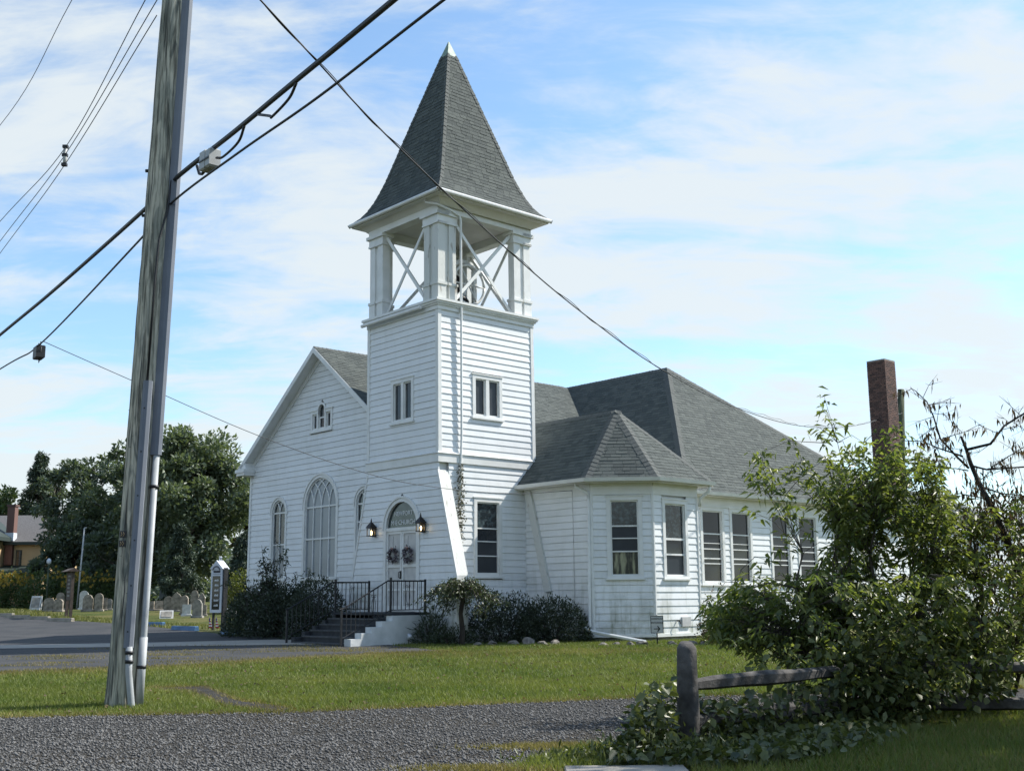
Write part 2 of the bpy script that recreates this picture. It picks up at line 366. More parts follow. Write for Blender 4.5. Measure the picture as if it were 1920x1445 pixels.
M['wood_pole'] = pole_mat('weathered_pole_wood', (0.58, 0.54, 0.43), (0.19, 0.20, 0.175), (0.45, 0.44, 0.355))
M['green_pole'] = pole_mat('green_treated_pole', (0.12, 0.14, 0.09), (0.05, 0.06, 0.04), (0.10, 0.13, 0.08))

# ------------------------------------------------------------------ mesh helpers
class MB:
    def __init__(s): s.v = []; s.f = []; s.r = []
    def add(s, vs, fs, r=None):
        o = len(s.v); s.v.extend([tuple(p) for p in vs])
        r = random.random() if r is None else r
        for f in fs: s.f.append(tuple(i + o for i in f)); s.r.append(r)
        return s
    def hexa(s, p, r=None):       # p: 4 bottom + 4 top corners, same order
        return s.add(p, [(3, 2, 1, 0), (4, 5, 6, 7), (0, 1, 5, 4), (1, 2, 6, 5), (2, 3, 7, 6), (3, 0, 4, 7)], r)
    def box(s, x0, x1, y0, y1, z0, z1, r=None):
        return s.hexa([(x0, y0, z0), (x1, y0, z0), (x1, y1, z0), (x0, y1, z0), (x0, y0, z1), (x1, y0, z1), (x1, y1, z1), (x0, y1, z1)], r)
    def bevbox(s, x0, x1, y0, y1, z0, z1, b):
        def ring(z, i): return [(x0+i, y0+i, z), (x1-i, y0+i, z), (x1-i, y1-i, z), (x0+i, y1-i, z)]
        return s.loft([ring(z0, b), ring(z0+b, 0), ring(z1-b, 0), ring(z1, b)])
    def loft(s, rings, caps=True, r=None):
        n = len(rings[0]); vs = [p for q in rings for p in q]; fs = []
        for k in range(len(rings) - 1):
            for i in range(n):
                a, b = k*n+i, k*n+(i+1) % n
                fs.append((a, b, b+n, a+n))
        if caps: fs += [tuple(range(n-1, -1, -1)), tuple(range((len(rings)-1)*n, len(rings)*n))]
        return s.add(vs, fs, r)
    def prism(s, ring_a, ring_b, r=None): return s.loft([ring_a, ring_b], True, r)
    def poly(s, pts, r=None): return s.add(pts, [tuple(range(len(pts)))], r)
    def tube(s, pts, rad, n=8, rad1=None, caps=True, r=None):
        pts = [Vector(p) for p in pts]; m = len(pts); rings = []
        up = Vector((0.13, 0.27, 0.95)).normalized()
        for i, p in enumerate(pts):
            t = (pts[min(i+1, m-1)] - pts[max(i-1, 0)])
            t = t.normalized() if t.length > 1e-9 else Vector((0, 0, 1))
            a = t.cross(up)
            if a.length < 0.05: a = t.cross(Vector((1, 0, 0)))
            a.normalize(); b = t.cross(a)
            if isinstance(rad, (list, tuple)): q = rad[i]
            else: q = rad if rad1 is None else rad + (rad1 - rad) * i / max(1, m-1)
            rings.append([p + (a*math.cos(2*math.pi*k/n) + b*math.sin(2*math.pi*k/n))*q for k in range(n)])
        return s.loft(rings, caps, r)
    def build(s, name, m, parent=None, smooth=False, xf=None, kind=None):
        v = s.v if xf is None else [xf(p) for p in s.v]
        me = bpy.data.meshes.new(name)
        me.from_pydata(v, [], s.f)
        at = me.attributes.new('rnd', 'FLOAT', 'FACE'); at.data.foreach_set('value', s.r)
        if smooth: me.polygons.foreach_set('use_smooth', [True]*len(s.f))
        me.materials.append(M[m] if isinstance(m, str) else m)
        o = bpy.data.objects.new(name, me); col.objects.link(o)
        if parent is not None: o.parent = parent
        if kind: o['kind'] = kind
        return o

def tag(o, label, cat, group=None, kind=None):
    o['label'] = label; o['category'] = cat
    if group: o['group'] = group
    if kind: o['kind'] = kind
    return o
def thing(name, label, cat, loc=(0, 0, 0), rz=0.0, group=None):
    o = bpy.data.objects.new(name, None); col.objects.link(o)
    o.empty_display_size = 0.2
    o.location = loc; o.rotation_euler = (0, 0, rz)
    return tag(o, label, cat, group)
def np_mesh(name, V, F, rnd, m, parent=None, smooth=False, kind=None):
    """V (n,3) floats, F (k,3|4) ints, rnd (k,)"""
    me = bpy.data.meshes.new(name)
    k, c = F.shape
    me.vertices.add(len(V)); me.vertices.foreach_set('co', np.ascontiguousarray(V, np.float32).ravel())
    me.loops.add(k*c); me.loops.foreach_set('vertex_index', np.ascontiguousarray(F, np.int32).ravel())
    me.polygons.add(k); me.polygons.foreach_set('loop_start', np.arange(0, k*c, c, dtype=np.int32))
    me.polygons.foreach_set('loop_total', np.full(k, c, np.int32))
    at = me.attributes.new('rnd', 'FLOAT', 'FACE'); at.data.foreach_set('value', np.ascontiguousarray(rnd, np.float32))
    if smooth: me.polygons.foreach_set('use_smooth', np.ones(k, bool))
    me.update(calc_edges=True)
    me.materials.append(M[m] if isinstance(m, str) else m)
    o = bpy.data.objects.new(name, me); col.objects.link(o)
    if parent is not None: o.parent = parent
    if kind: o['kind'] = kind
    return o
def unit(a): return a / np.maximum(np.linalg.norm(a, axis=-1, keepdims=True), 1e-9)
def leaves(name, P, D, L, W, m, parent=None, fold=0.25, droop=0.0, kind=None, rnd=None, broad=False):
    """one folded leaf per row: base P, direction D, length L, width W"""
    n = len(P); D = unit(D)
    side = unit(np.cross(D, unit(rng.normal(size=(n, 3)) * [1, 1, .5] + [0, 0, 1.3])))
    nor = np.cross(side, D)
    L = np.broadcast_to(np.asarray(L, float), (n,))[:, None]; W = np.broadcast_to(np.asarray(W, float), (n,))[:, None]
    dz = np.array([0, 0, -1.0]) * L * droop
    a, wd = (0.35, 1.0) if broad else (0.42, 1.0)
    base = P; mid = P + D*L*a + dz*a*a; tip = P + D*L + dz
    l = mid + side*W*.5*wd + nor*W*fold; r = mid - side*W*.5*wd + nor*W*fold
    if broad:
        l2 = P + D*L*.72 + side*W*.34 + dz*.5 + nor*W*fold*.6; r2 = P + D*L*.72 - side*W*.34 + dz*.5 + nor*W*fold*.6
        V = np.stack([base, l, l2, tip, r2, r], 1).reshape(-1, 3)
        o = (np.arange(n)*6)[:, None]
        F = np.concatenate([o + [0, 1, 2, 3], o + [0, 3, 4, 5]], 1).reshape(-1, 4)
    else:
        V = np.stack([base, l, tip, r], 1).reshape(-1, 3)
        o = (np.arange(n)*4)[:, None]
        F = np.concatenate([o + [0, 1, 2], o + [0, 2, 3]], 1).reshape(-1, 3)
    q = rng.random(n) if rnd is None else rnd
    return np_mesh(name, V, F, np.repeat(q, 2), m, parent, kind=kind)
def text_mesh(body, size, extrude=0.004):
    c = bpy.data.curves.new('lettering', 'FONT'); c.body = body; c.size = size; c.extrude = extrude
    c.align_x = 'CENTER'; c.align_y = 'BOTTOM_BASELINE'; c.resolution_u = 3
    o = bpy.data.objects.new('lettering', c); col.objects.link(o)
    dg = bpy.context.evaluated_depsgraph_get()
    me = bpy.data.meshes.new_from_object(o.evaluated_get(dg))
    bpy.data.objects.remove(o); bpy.data.curves.remove(c)
    return me
def text_obj(name, body, size, m, parent, origin, xdir, ydir, extrude=0.004):
    me = text_mesh(body, size, extrude); me.materials.clear(); me.materials.append(M[m])
    x, y = Vector(xdir).normalized(), Vector(ydir).normalized(); z = x.cross(y)
    mt = Matrix(((x.x, y.x, z.x, origin[0]), (x.y, y.y, z.y, origin[1]), (x.z, y.z, z.z, origin[2]), (0, 0, 0, 1)))
    me.transform(mt)
    o = bpy.data.objects.new(name, me); col.objects.link(o); o.parent = parent
    return o
def copy_tree(root):
    r = root.copy(); col.objects.link(r)
    for ch in root.children:
        c = ch.copy(); col.objects.link(c); c.parent = r
        for g in ch.children:
            d = g.copy(); col.objects.link(d); d.parent = c
    return r
# ------------------------------------------------------------------ terrain
TY = [-1500, 0, 13, 16, 22, 31, 42, 50, 58, 63, 80, 200, 2500]
TZ = [0, 0, 0, .03, .10, .25, .34, .42, .66, .95, 1.10, 1.30, 1.30]
def zt(y): return float(np.interp(y, TY, TZ))
def zta(y): return np.interp(y, TY, TZ)
C0 = Vector((-2.069, 31.5, 0.0))                 # front corner of the tower
TH = R(48.1)
Sx, Sy = math.sin(TH), math.cos(TH)               # church axis S (to the right and away)
Ux, Uy = -math.cos(TH), math.sin(TH)              # church axis U (to the left and away)
def W(s, u, z=0.0): return Vector((C0.x + Sx*s + Ux*u, C0.y + Sy*s + Uy*u, z))
def local_su(x, y):
    dx, dy = x - C0.x, y - C0.y
    return dx*Sx + dy*Sy, dx*Ux + dy*Uy

xs = np.concatenate([[-2500, -600, -250, -120, -70], np.arange(-50, 51, 1.0), [70, 120, 250, 600, 2500]])
ys = np.concatenate([[-1500, -300, -60, -20, 0], np.arange(4, 100, 0.5), [110, 130, 160, 200, 300, 600, 2500]])
gx, gy = np.meshgrid(xs, ys)
gz = zta(gy) + 0.012*np.sin(gx*1.7 + gy*0.6)*np.sin(gy*1.3 - gx*0.4)*((gy > 14) & (gy < 90)) - 0.012
V = np.stack([gx, gy, gz], -1).reshape(-1, 3)
nx = len(xs); ii = (np.arange(len(ys)-1)[:, None]*nx + np.arange(nx-1)[None, :]).ravel()
F = np.stack([ii, ii+1, ii+1+nx, ii+nx], 1)
g = np_mesh('ground', V, F, np.zeros(len(F)), 'ground', smooth=True); g['kind'] = 'structure'

def pl(pts):
    xa = np.array([p[0] for p in pts], float); ya = np.array([p[1] for p in pts], float)
    return lambda x: np.interp(x, xa, ya)
def jag(x, seed, amp):
    return amp*(np.sin(x*3.1+seed) + .7*np.sin(x*7.7+seed*2.3) + .5*np.sin(x*17.3+seed*1.7))/2.0
def sheet(name, x0, x1, lo, hi, m, lift, amp=(0.1, 0.1), step=0.2, kind='structure', rows=40):
    """a draped sheet between two edge lines y=lo(x) and y=hi(x), with ragged edges"""
    x = np.arange(x0, x1 + step*.5, step)
    a = lo(x) + jag(x, 1.3, amp[0]); b = np.maximum(hi(x) + jag(x, 4.1, amp[1]), a + .01)
    t = np.linspace(0, 1, rows)[:, None]
    y = a + (b - a)*t
    X = np.broadcast_to(x, y.shape)
    V = np.stack([X, y, zta(y) + lift], -1).reshape(-1, 3)
    n = len(x); ii = (np.arange(rows-1)[:, None]*n + np.arange(n-1)[None, :]).ravel()
    F = np.stack([ii, ii+1, ii+1+n, ii+n], 1)
    o = np_mesh(name, V, F, np.zeros(len(F)), m, smooth=True); o['kind'] = kind
    return o
gr_lo = pl([(-30, 8.2), (-.6, 8.2), (.2, 10.9), (.9, 11.7), (1.7, 12.3), (4.7, 14.4), (8, 15.2), (25, 17)])
gr_hi = pl([(-30, 13.2), (-6.5, 14.72), (-2.8, 15.05), (1.8, 16.55), (7.7, 17.6), (25, 20)])
sheet('gravel_drive', -26, 22, gr_lo, gr_hi, 'gravel', 0.006, (0.12, 0.10))
lot_lo = pl([(-45, 19.5), (-9.8, 22.2), (-7.3, 23.2), (-4.7, 25.6), (-1.5, 27.4)])
lot_hi = pl([(-45, 75), (-27.9, 61.0), (-16.4, 50.0), (-9.2, 38.0), (-5.4, 34.9), (-2.9, 29.9), (-1.5, 27.6)])
sheet('parking_lot', -45, -1.5, lot_lo, lot_hi, 'asphalt', 0.004, (0.25, 0.08), rows=90)
wk_lo = pl([(-24, 29.5), (-12.6, 30.3), (-8, 30.8), (-4.3, 31.15)])
wk_hi = pl([(-24, 30.6), (-14.2, 32.0), (-10, 33.0), (-7.0, 34.2), (-4.3, 34.6)])
sheet('concrete_walk', -24, -4.35, wk_lo, wk_hi, 'concrete', 0.012, (0.03, 0.03), rows=20)
pt_lo = pl([(-6.0, 18.7), (-5.0, 18.0), (-4.0, 16.0), (-3.0, 14.9)])
pt_hi = pl([(-6.0, 18.8), (-5.0, 19.0), (-4.0, 16.8), (-3.0, 15.6)])
sheet('path', -5.9, -2.95, pt_lo, pt_hi, 'gravel', 0.012, (0.16, 0.16), step=0.05, rows=10)
sheet('road', -60, 60, pl([(-60, -8), (60, -8)]), pl([(-60, 7.6), (60, 7.6)]), 'asphalt', 0.004, (0, 0.03), step=1.0, rows=6)
ap = MB(); ap.bevbox(.42, 1.45, 9.3, 10.16, -.05, 0.03, 0.01)
o = ap.build('concrete_apron', 'concrete'); o['kind'] = 'structure'

def in_sheet(x, y, m=0.0):
    a = (y > gr_lo(x)-m) & (y < gr_hi(x)+m)
    b = (x < -1.5) & (y > lot_lo(x)-m) & (y < lot_hi(x)+m)
    c = (x > -5.9) & (x < -2.95) & (y > pt_lo(x)) & (y < pt_hi(x))
    d = y < 7.6
    e = (x > .4) & (x < 1.5) & (y < 10.2)
    s = (x-C0.x)*Sx + (y-C0.y)*Sy; u = (x-C0.x)*Ux + (y-C0.y)*Uy
    f = ((s > -.1) & (u > -1.0) & (u < 12)) | ((s > 3.1) & (u > -2.8)) | ((s+u > .5) & (s > 3.1) & (u > -4.0)) | ((s > -3) & (s <= 0) & (u > .1) & (u < 3.3))
    return a | b | c | d | e | f

def blades(name, X, Y, hgt, wid, m, label):
    n = len(X); Z = zta(Y) - 0.01
    ang = rng.random(n)*2*math.pi; lean = rng.normal(size=(n, 2))*0.45
    h = hgt*(0.5 + rng.random(n)); w = wid*(0.6 + .8*rng.random(n))
    dx, dy = np.cos(ang)*w*.5, np.sin(ang)*w*.5
    V = np.empty((n, 3, 3))
    V[:, 0] = np.stack([X-dx, Y-dy, Z], -1); V[:, 1] = np.stack([X+dx, Y+dy, Z], -1)
    V[:, 2] = np.stack([X+lean[:, 0]*h, Y+lean[:, 1]*h, Z+h], -1)
    # patches: value follows slow waves so light and dark areas of the lawn show
    p = .5 + .34*np.sin(X*.9+Y*.35+.8*np.sin(Y*.7)) * np.sin(Y*1.1-X*.3+.6*np.sin(X*1.3)) + .26*np.sin(X*2.3-Y*1.9+np.sin(X*.8))*np.sin(X*1.1+Y*2.7)
    q = np.clip(.65*p + .35*rng.random(n), 0, 1)
    o = np_mesh(name, V.reshape(-1, 3), np.arange(3*n).reshape(n, 3), q, m)
    return tag(o, label, 'grass', kind='stuff')
def scatter(n, x0, x1, y0, y1, m=0.0):
    X = rng.uniform(x0, x1, n); Y = rng.uniform(y0, y1, n)
    k = ~in_sheet(X, Y, m)
    return X[k], Y[k]
# lawn between the gravel drive and the church, thicker near the camera
parts = [scatter(150000, -9, 6, 14.3, 20, -.05), scatter(130000, -9.5, 9, 20, 32, -.03), scatter(26000, -1, 9, 26, 33)]
X = np.concatenate([p[0] for p in parts]); Y = np.concatenate([p[1] for p in parts])
blades('lawn_grass', X, Y, 0.055, 0.016, 'grass_blade', 'mown green lawn between the gravel drive and the white church')
X, Y = scatter(60000, 1.2, 7.5, 9.3, 14.8, -.02)
X2, Y2 = scatter(6000, -.3, 1.3, 10.0, 11.9)
k_ = rng.random(len(X)) < .8
blades('verge_straw', X[~k_], Y[~k_], 0.07, 0.014, 'grass_dry', 'scattered straw coloured stems in the verge before the fence')
X, Y = X[k_], Y[k_]
blades('verge_grass', np.concatenate([X, X2]), np.concatenate([Y, Y2]), 0.075, 0.012, 'grass_blade', 'rough grass on the verge in front of the split rail fence')
X, Y = scatter(60000, -36, -6, 44, 68, .0)
blades('cemetery_grass', X, Y, 0.11, 0.05, 'grass_mix', 'thin grass of the cemetery around the gravestones')
# dry tufts: along the edges of the gravel and the lot, and scattered on the lot
X = rng.uniform(-9, 7.8, 16000); Y = gr_hi(X) + np.abs(rng.normal(size=16000))*.28 - .12
X2 = rng.uniform(-10, -1.5, 14000); Y2 = lot_lo(X2) + rng.normal(size=14000)*.45
X3 = rng.uniform(-3.5, 4.5, 16000); Y3 = 27.0 + .12*X3 + rng.normal(size=16000)*.6
k = rng.integers(0, 60, 9000); cx_ = rng.uniform(-11, -2.5, 60); cy_ = rng.uniform(24, 31, 60)
X4 = cx_[k] + rng.normal(size=9000)*.5; Y4 = cy_[k] + rng.normal(size=9000)*.12
X5 = rng.normal(size=5000)*.35 + .45; Y5 = 11.55 + rng.normal(size=5000)*.12
X6 = rng.normal(size=3000)*.3 - .3; Y6 = 10.1 + rng.normal(size=3000)*.12
X7 = rng.uniform(-5.9, -2.95, 3500); Y7 = np.where(rng.random(3500) < .5, pt_lo(X7), pt_hi(X7)) + rng.normal(size=3500)*.16
blades('dry_grass', np.concatenate([X, X2, X3, X4, X5, X6, X7]), np.concatenate([Y, Y2, Y3, Y4, Y5, Y6, Y7]), 0.045, 0.018, 'grass_dry', 'dry straw coloured grass along the gravel and asphalt edges')
# dry and bare patches, and fallen leaves on the lawn
kc = rng.integers(0, 46, 26000); cx_ = rng.uniform(-9, 7, 46); cy_ = rng.uniform(15.5, 30, 46); sz = rng.uniform(.25, .9, 46)
X = cx_[kc] + rng.normal(size=26000)*sz[kc]*1.6; Y = cy_[kc] + rng.normal(size=26000)*sz[kc]*.6
k = ~in_sheet(X, Y, -.03)
blades('faded_grass', X[k], Y[k], 0.05, 0.016, 'grass_mix', 'faded yellowish patches in the lawn')
X, Y = scatter(900, -8, 7, 14.5, 30); n = len(X)
o = leaves('fallen_leaves', np.stack([X, Y, zta(Y)+.035], -1), np.stack([rng.normal(size=n), rng.normal(size=n), rng.normal(size=n)*.2], -1), .06, .04, 'leaf_dead')
tag(o, 'scattered brown fallen leaves on the lawn', 'leaves', kind='stuff')
# loose stones on the gravel drive
n = 95000
X = rng.uniform(-6.5, 6.5, n); Y = 9.9 + (rng.random(n)**1.25)*7.2
k = (Y > gr_lo(X)-.05) & (Y < gr_hi(X)+.05+.12*rng.random(n)**3); X, Y = X[k], Y[k]; n = len(X)
r_ = .005 + .016*rng.random(n)**2.2
oct_ = np.array([[1, 0, 0], [0, 1, 0], [-1, 0, 0], [0, -1, 0], [0, 0, .75], [0, 0, -.4]])
a = rng.random(n)*6.283; ca, sa = np.cos(a), np.sin(a)
st = rng.uniform(.6, 1.4, (n, 1, 3)); P = oct_[None]*st*r_[:, None, None]
V = np.stack([P[..., 0]*ca[:, None]-P[..., 1]*sa[:, None]+X[:, None], P[..., 0]*sa[:, None]+P[..., 1]*ca[:, None]+Y[:, None], P[..., 2]+zta(Y)[:, None]+.008+r_[:, None]*.2], -1)
F0 = np.array([[0, 1, 4], [1, 2, 4], [2, 3, 4], [3, 0, 4], [1, 0, 5], [2, 1, 5], [3, 2, 5], [0, 3, 5]])
F = (np.arange(n)[:, None, None]*6 + F0[None]).reshape(-1, 3)
o = np_mesh('loose_gravel', V.reshape(-1, 3), F, np.repeat(rng.random(n), 8), 'pebble')
tag(o, 'loose grey crushed stones lying on the gravel drive', 'gravel', kind='stuff')
# ------------------------------------------------------------------ the church (local axes: x = S, y = U)
church = thing('church', 'white clapboard church with grey shingled spire, open belfry and side wings', 'church', C0, math.pi/2 - TH)
TS, TU = 3.66, 3.45                       # tower plan
Z_BELT, Z_TOP = 5.46, 9.83
def lean(p):                              # the old tower leans a little to its left
    k = max(0.0, p[2] - Z_BELT)
    return (p[0] - 0.0055*k, p[1] + 0.0055*k, p[2])

class Plane:
    def __init__(s, p0, d, n): s.p0, s.d, s.n = p0, d, n
    def P(s, a, z, o): return (s.p0[0]+s.d[0]*a+s.n[0]*o, s.p0[1]+s.d[1]*a+s.n[1]*o, z)
    def box(s, mb, a0, a1, z0, z1, o0, o1, r=None):
        return mb.hexa([s.P(a0, z0, o0), s.P(a1, z0, o0), s.P(a1, z0, o1), s.P(a0, z0, o1), s.P(a0, z1, o0), s.P(a1, z1, o0), s.P(a1, z1, o1), s.P(a0, z1, o1)], r)
    def slab(s, mb, pts, o0, o1, r=None):
        return mb.prism([s.P(a, z, o0) for a, z in pts], [s.P(a, z, o1) for a, z in pts], r)
q2 = math.sqrt(.5)
PT_F = Plane((0, 0), (0, 1), (-1, 0))      # tower front
PT_R = Plane((0, 0), (1, 0), (0, -1))      # tower right side
PN_F = Plane((.6, 0), (0, 1), (-1, 0))     # nave gable front
PB_F = Plane((3.28, 0), (0, -1), (-1, 0))  # wing front
PB_C = Plane((3.28, -2.70), (q2, -q2), (-q2, -q2))   # wing canted face
PB_R = Plane((4.49, -3.91), (1, 0), (0, -1))         # wing right face
PB_E = Plane((6.42, -3.91), (0, 1), (1, 0))          # wing return
PH = Plane((0, -1.95), (1, 0), (0, -1))    # hall side

def rect(a0, a1, z0, z1): return lambda z: (a0, a1) if z0 < z < z1 else None
def arch(c, r, z0, zs):
    def f(z):
        if z < z0: return None
        if z <= zs: return (c-r, c+r)
        h = r*r - (z-zs)**2
        return (c-math.sqrt(h), c+math.sqrt(h)) if h > 0 else None
    f.c = c; f.top = zs + r
    return f
def clapboards(parent, pln, z0, z1, L, Rr, holes=(), h=0.19, xf=None, m='siding', joined=False):
    allb = MB()
    k = int(round((z1-z0)/h)); hh = (z1-z0)/k
    for i in range(k):
        zb, ztp = z0+i*hh, z0+(i+1)*hh
        l0, l1, r0, r1 = L(zb), L(ztp), Rr(zb), Rr(ztp)
        if r0 - l0 < .03: continue
        if r1 < l1: l1 = r1 = (l1+r1)/2
        cuts = []
        for f in holes:
            a, b, c = f(zb+.02), f(ztp-.02), f((zb+ztp)/2)
            if hasattr(f, 'top'):
                if a is None and b is None: continue
                if b is None: b = (f.c, f.c)
                if a is None: a = b if c is not None else None
                if a is None: continue
                cuts.append((a, b))
            elif c is not None: cuts.append((c, c))
        cuts.sort(key=lambda q: q[0][0])
        pl_, pu = l0, l1
        t = .020 + random.uniform(-.003, .003)
        segs = []
        for a, b in cuts:
            if a[0] - pl_ > .02: segs.append((pl_, a[0], pu, b[0]))
            pl_, pu = max(pl_, a[1]), max(pu, b[1])
        if r0 - pl_ > .02: segs.append((pl_, r0, pu, r1))
        for a0, a1, b0, b1 in segs:
            P = pln.P; zz = ztp
            mb = allb if joined else MB()
            zc_ = zb + .005
            mb.add([P(a0, zc_, t), P(a1, zc_, t), P(b1, zz, .002), P(b0, zz, .002), P(a0, zc_, -.035), P(a1, zc_, -.035), P(b1, zz, -.035), P(b0, zz, -.035)],
                   [(0, 1, 2, 3), (4, 5, 1, 0), (1, 5, 6, 2), (4, 0, 3, 7)], random.random())
            if not joined: mb.build('clapboard', m, parent, xf=xf)
    if joined: allb.build('far_clapboards', m, parent, xf=xf, kind='stuff')

# --- tower core and its siding
mb = MB(); c = .08
mb.box(c, TS-c, c, TU-c, .1, Z_TOP+.1)
tower = mb.build('tower', 'siding_hi', church, xf=lean)
def finR(z): return .85*min(1, max(0, (4.98-z)/(4.98-2.05)))
def finL(z): return .72*min(1, max(0, (5.1-z)/(5.1-2.05)))
WTF = rect(1.14, 2.24, 6.5, 7.8); WTS = rect(1.24, 2.38, 6.58, 7.85); WLS = rect(1.27, 2.33, 2.03, 4.26)
DOOR = arch(1.69, .84, .2, 3.45)
cz = lambda z: 0.0
clapboards(tower, PT_F, Z_BELT, 9.62, lambda z: .09, lambda z: TU-.09, [WTF], xf=lean, m='siding_hi')
clapboards(tower, PT_R, Z_BELT, 9.62, lambda z: .09, lambda z: TS-.09, [WTS], xf=lean, m='siding_hi')
clapboards(tower, PT_F, .42, 5.2, lambda z: -finR(z), lambda z: TU+finL(z), [DOOR])
clapboards(tower, PT_R, .42, 5.2, lambda z: .36, lambda z: TS if z > 4.9 else 3.28, [WLS])
# hidden faces: one plain skin of boards each
mb = MB()
for i in range(48):
    z = .42 + i*.19
    for pln, w in ((Plane((TS, 0), (0, 1), (1, 0)), TU), (Plane((0, TU), (1, 0), (0, 1)), TS)):
        P = pln.P; mb.add([P(0, z, .024), P(w, z, .024), P(w, z+.2, .004), P(0, z+.2, .004), P(0, z, -.03), P(w, z, -.03)], [(0, 1, 2, 3), (4, 5, 1, 0)])
mb.build('rear_siding', 'siding_hi', tower, xf=lean, kind='stuff')
# corner boards, belt course, fins, foundation
def part(name, m, parent, fn, xf=None, smooth=False, kind=None):
    b = MB(); fn(b); return b.build(name, m, parent, smooth, xf, kind)
for (x, y) in ((0, 0), (TS, 0), (0, TU), (TS, TU)):
    sx_, sy_ = (-1 if x == 0 else 1), (-1 if y == 0 else 1)
    def cb(b, x=x, y=y, sx_=sx_, sy_=sy_):
        b.box(min(x+sx_*.032, x-sx_*.09), max(x+sx_*.032, x-sx_*.09), min(y+sy_*.034, y-sy_*.09), max(y+sy_*.034, y-sy_*.09), Z_BELT+.03, 9.62)
    part('corner_board', 'trim', church, cb, lean)
def belt(b):
    e = .05
    b.box(-e, TS+e, -e, TU+e, 5.20, 5.44)
    b.loft([[(-e-.03, -e-.03, 5.44), (TS+e+.03, -e-.03, 5.44), (TS+e+.03, TU+e+.03, 5.44), (-e-.03, TU+e+.03, 5.44)],
            [(-e-.03, -e-.03, 5.46), (TS+e+.03, -e-.03, 5.46), (TS+e+.03, TU+e+.03, 5.46), (-e-.03, TU+e+.03, 5.46)],
            [(-.02, -.02, 5.50), (TS+.02, -.02, 5.50), (TS+.02, TU+.02, 5.50), (-.02, TU+.02, 5.50)]])
part('belt_course', 'trim', church, belt)
def fin_r(b):
    pr = [(.02, 4.98), (-.83, 2.05), (-.83, .3), (.02, .3)]
    b.prism([(.03, y, z) for y, z in pr], [(.38, y, z) for y, z in pr])
part('corner_buttress', 'peel', church, fin_r)
def fin_l(b):
    pr = [(TU-.02, 5.1), (TU+.70, 2.05), (TU+.70, .3), (TU-.02, .3)]
    b.prism([(.03, y, z) for y, z in pr], [(.38, y, z) for y, z in pr])
part('corner_buttress', 'peel', church, fin_l)
for q in (((-.0, 4.98, -.85, 2.05), (-.85, 2.05, -.85, .42)), ((TU, 5.1, TU+.72, 2.05), (TU+.72, 2.05, TU+.72, .42))):   # edge boards that follow the slanted buttresses
    b = MB()
    for (y0, z0, y1, z1) in q:
        dy = .05 if y1 < 1 else -.05
        b.prism([(-.034, y0-dy*.2, z0), (-.034, y0+dy, z0), (-.034, y1+dy, z1), (-.034, y1-dy*.2, z1)], [(.03, y0-dy*.2, z0), (.03, y0+dy, z0), (.03, y1+dy, z1), (.03, y1-dy*.2, z1)])
    b.build('buttress_edge_board', 'trim', church)
def brk(b):     # buttress stump that shows on the wing's front wall
    pts = [(.05, 4.55), (.30, 4.55), (1.12, 1.62), (.86, 1.58)]
    PB_F.slab(b, pts, -.02, .10)
part('slanted_brace', 'peel', church, brk)
part('foundation', 'found', church, lambda b: (b.box(-.02, TS, -.84, TU+.7, -.2, .42), b.box(.52, 12, 2.6, 11.6, -.2, .42)))

# --- windows
def window(pln, a0, a1, z0, z1, cols=1, rails=(), glass='glass_dark', cw=.11, xf=None, sash=.04, sill=True, double=False):
    b = MB()
    for (x0, x1, y0, y1) in ((a0, a0+cw, z0, z1), (a1-cw, a1, z0, z1), (a0+cw, a1-cw, z1-cw, z1), (a0+cw, a1-cw, z0, z0+cw*.7)):
        pln.box(b, x0, x1, y0, y1, -.08, .036)
    pln.box(b, a0-.03, a1+.03, z1, z1+.035, -.02, .055)
    if sill: pln.box(b, a0-.04, a1+.04, z0-.04, z0+.012, -.02, .075)
    if double:
        mid = (a0+a1)/2; pln.box(b, mid-.06, mid+.06, z0+cw*.7, z1-cw, -.08, .03)
    w = b.build('window', 'trim', church, xf=xf)
    g0, g1, h0, h1 = a0+cw, a1-cw, z0+cw*.7, z1-cw
    cells = [(g0, (g0+g1)/2-.06), ((g0+g1)/2+.06, g1)] if double else [(g0, g1)]
    for (x0, x1) in cells:
        b = MB()
        pln.box(b, x0, x0+sash, h0, h1, -.07, -.01); pln.box(b, x1-sash, x1, h0, h1, -.07, -.01)
        pln.box(b, x0+sash, x1-sash, h1-sash, h1, -.07, -.012); pln.box(b, x0+sash, x1-sash, h0, h0+sash, -.07, -.012)
        for (rz, th) in rails: pln.box(b, x0+sash, x1-sash, rz-th/2, rz+th/2, -.068, -.015)
        b.build('sash', 'trim', w, xf=xf)
        zs = [h0+sash] + sorted(r[0] for r in rails) + [h1-sash]
        for k in range(len(zs)-1):
            b = MB(); pln.box(b, x0+sash, x1-sash, zs[k]+.003, zs[k+1]-.003, -.064, -.05)
            gl = glass if isinstance(glass, str) else glass[min(k, len(glass)-1)]
            b.build('pane', gl, w, xf=xf)
    return w
window(PT_F, 1.14, 2.24, 6.5, 7.8, xf=lean, double=True)
window(PT_R, 1.24, 2.38, 6.58, 7.85, xf=lean, double=True, glass='glass_screen')
window(PT_R, 1.27, 2.33, 2.03, 4.26, rails=((3.40, .035), (3.03, .03), (2.62, .03)), glass=('glass_screen', 'glass_screen', 'glass_dark', 'glass_stain'))
window(PB_C, .42, 1.42, 1.94, 4.2, rails=((3.38, .04), (3.04, .03), (2.68, .035)), glass=('glass_curtain', 'glass_screen', 'glass_screen', 'glass_stain'))
window(PB_R, .38, 1.46, 1.93, 4.13, rails=((3.03, .06), (2.60, .05)), glass=('glass_screen', 'glass_dark', 'glass_stain'))
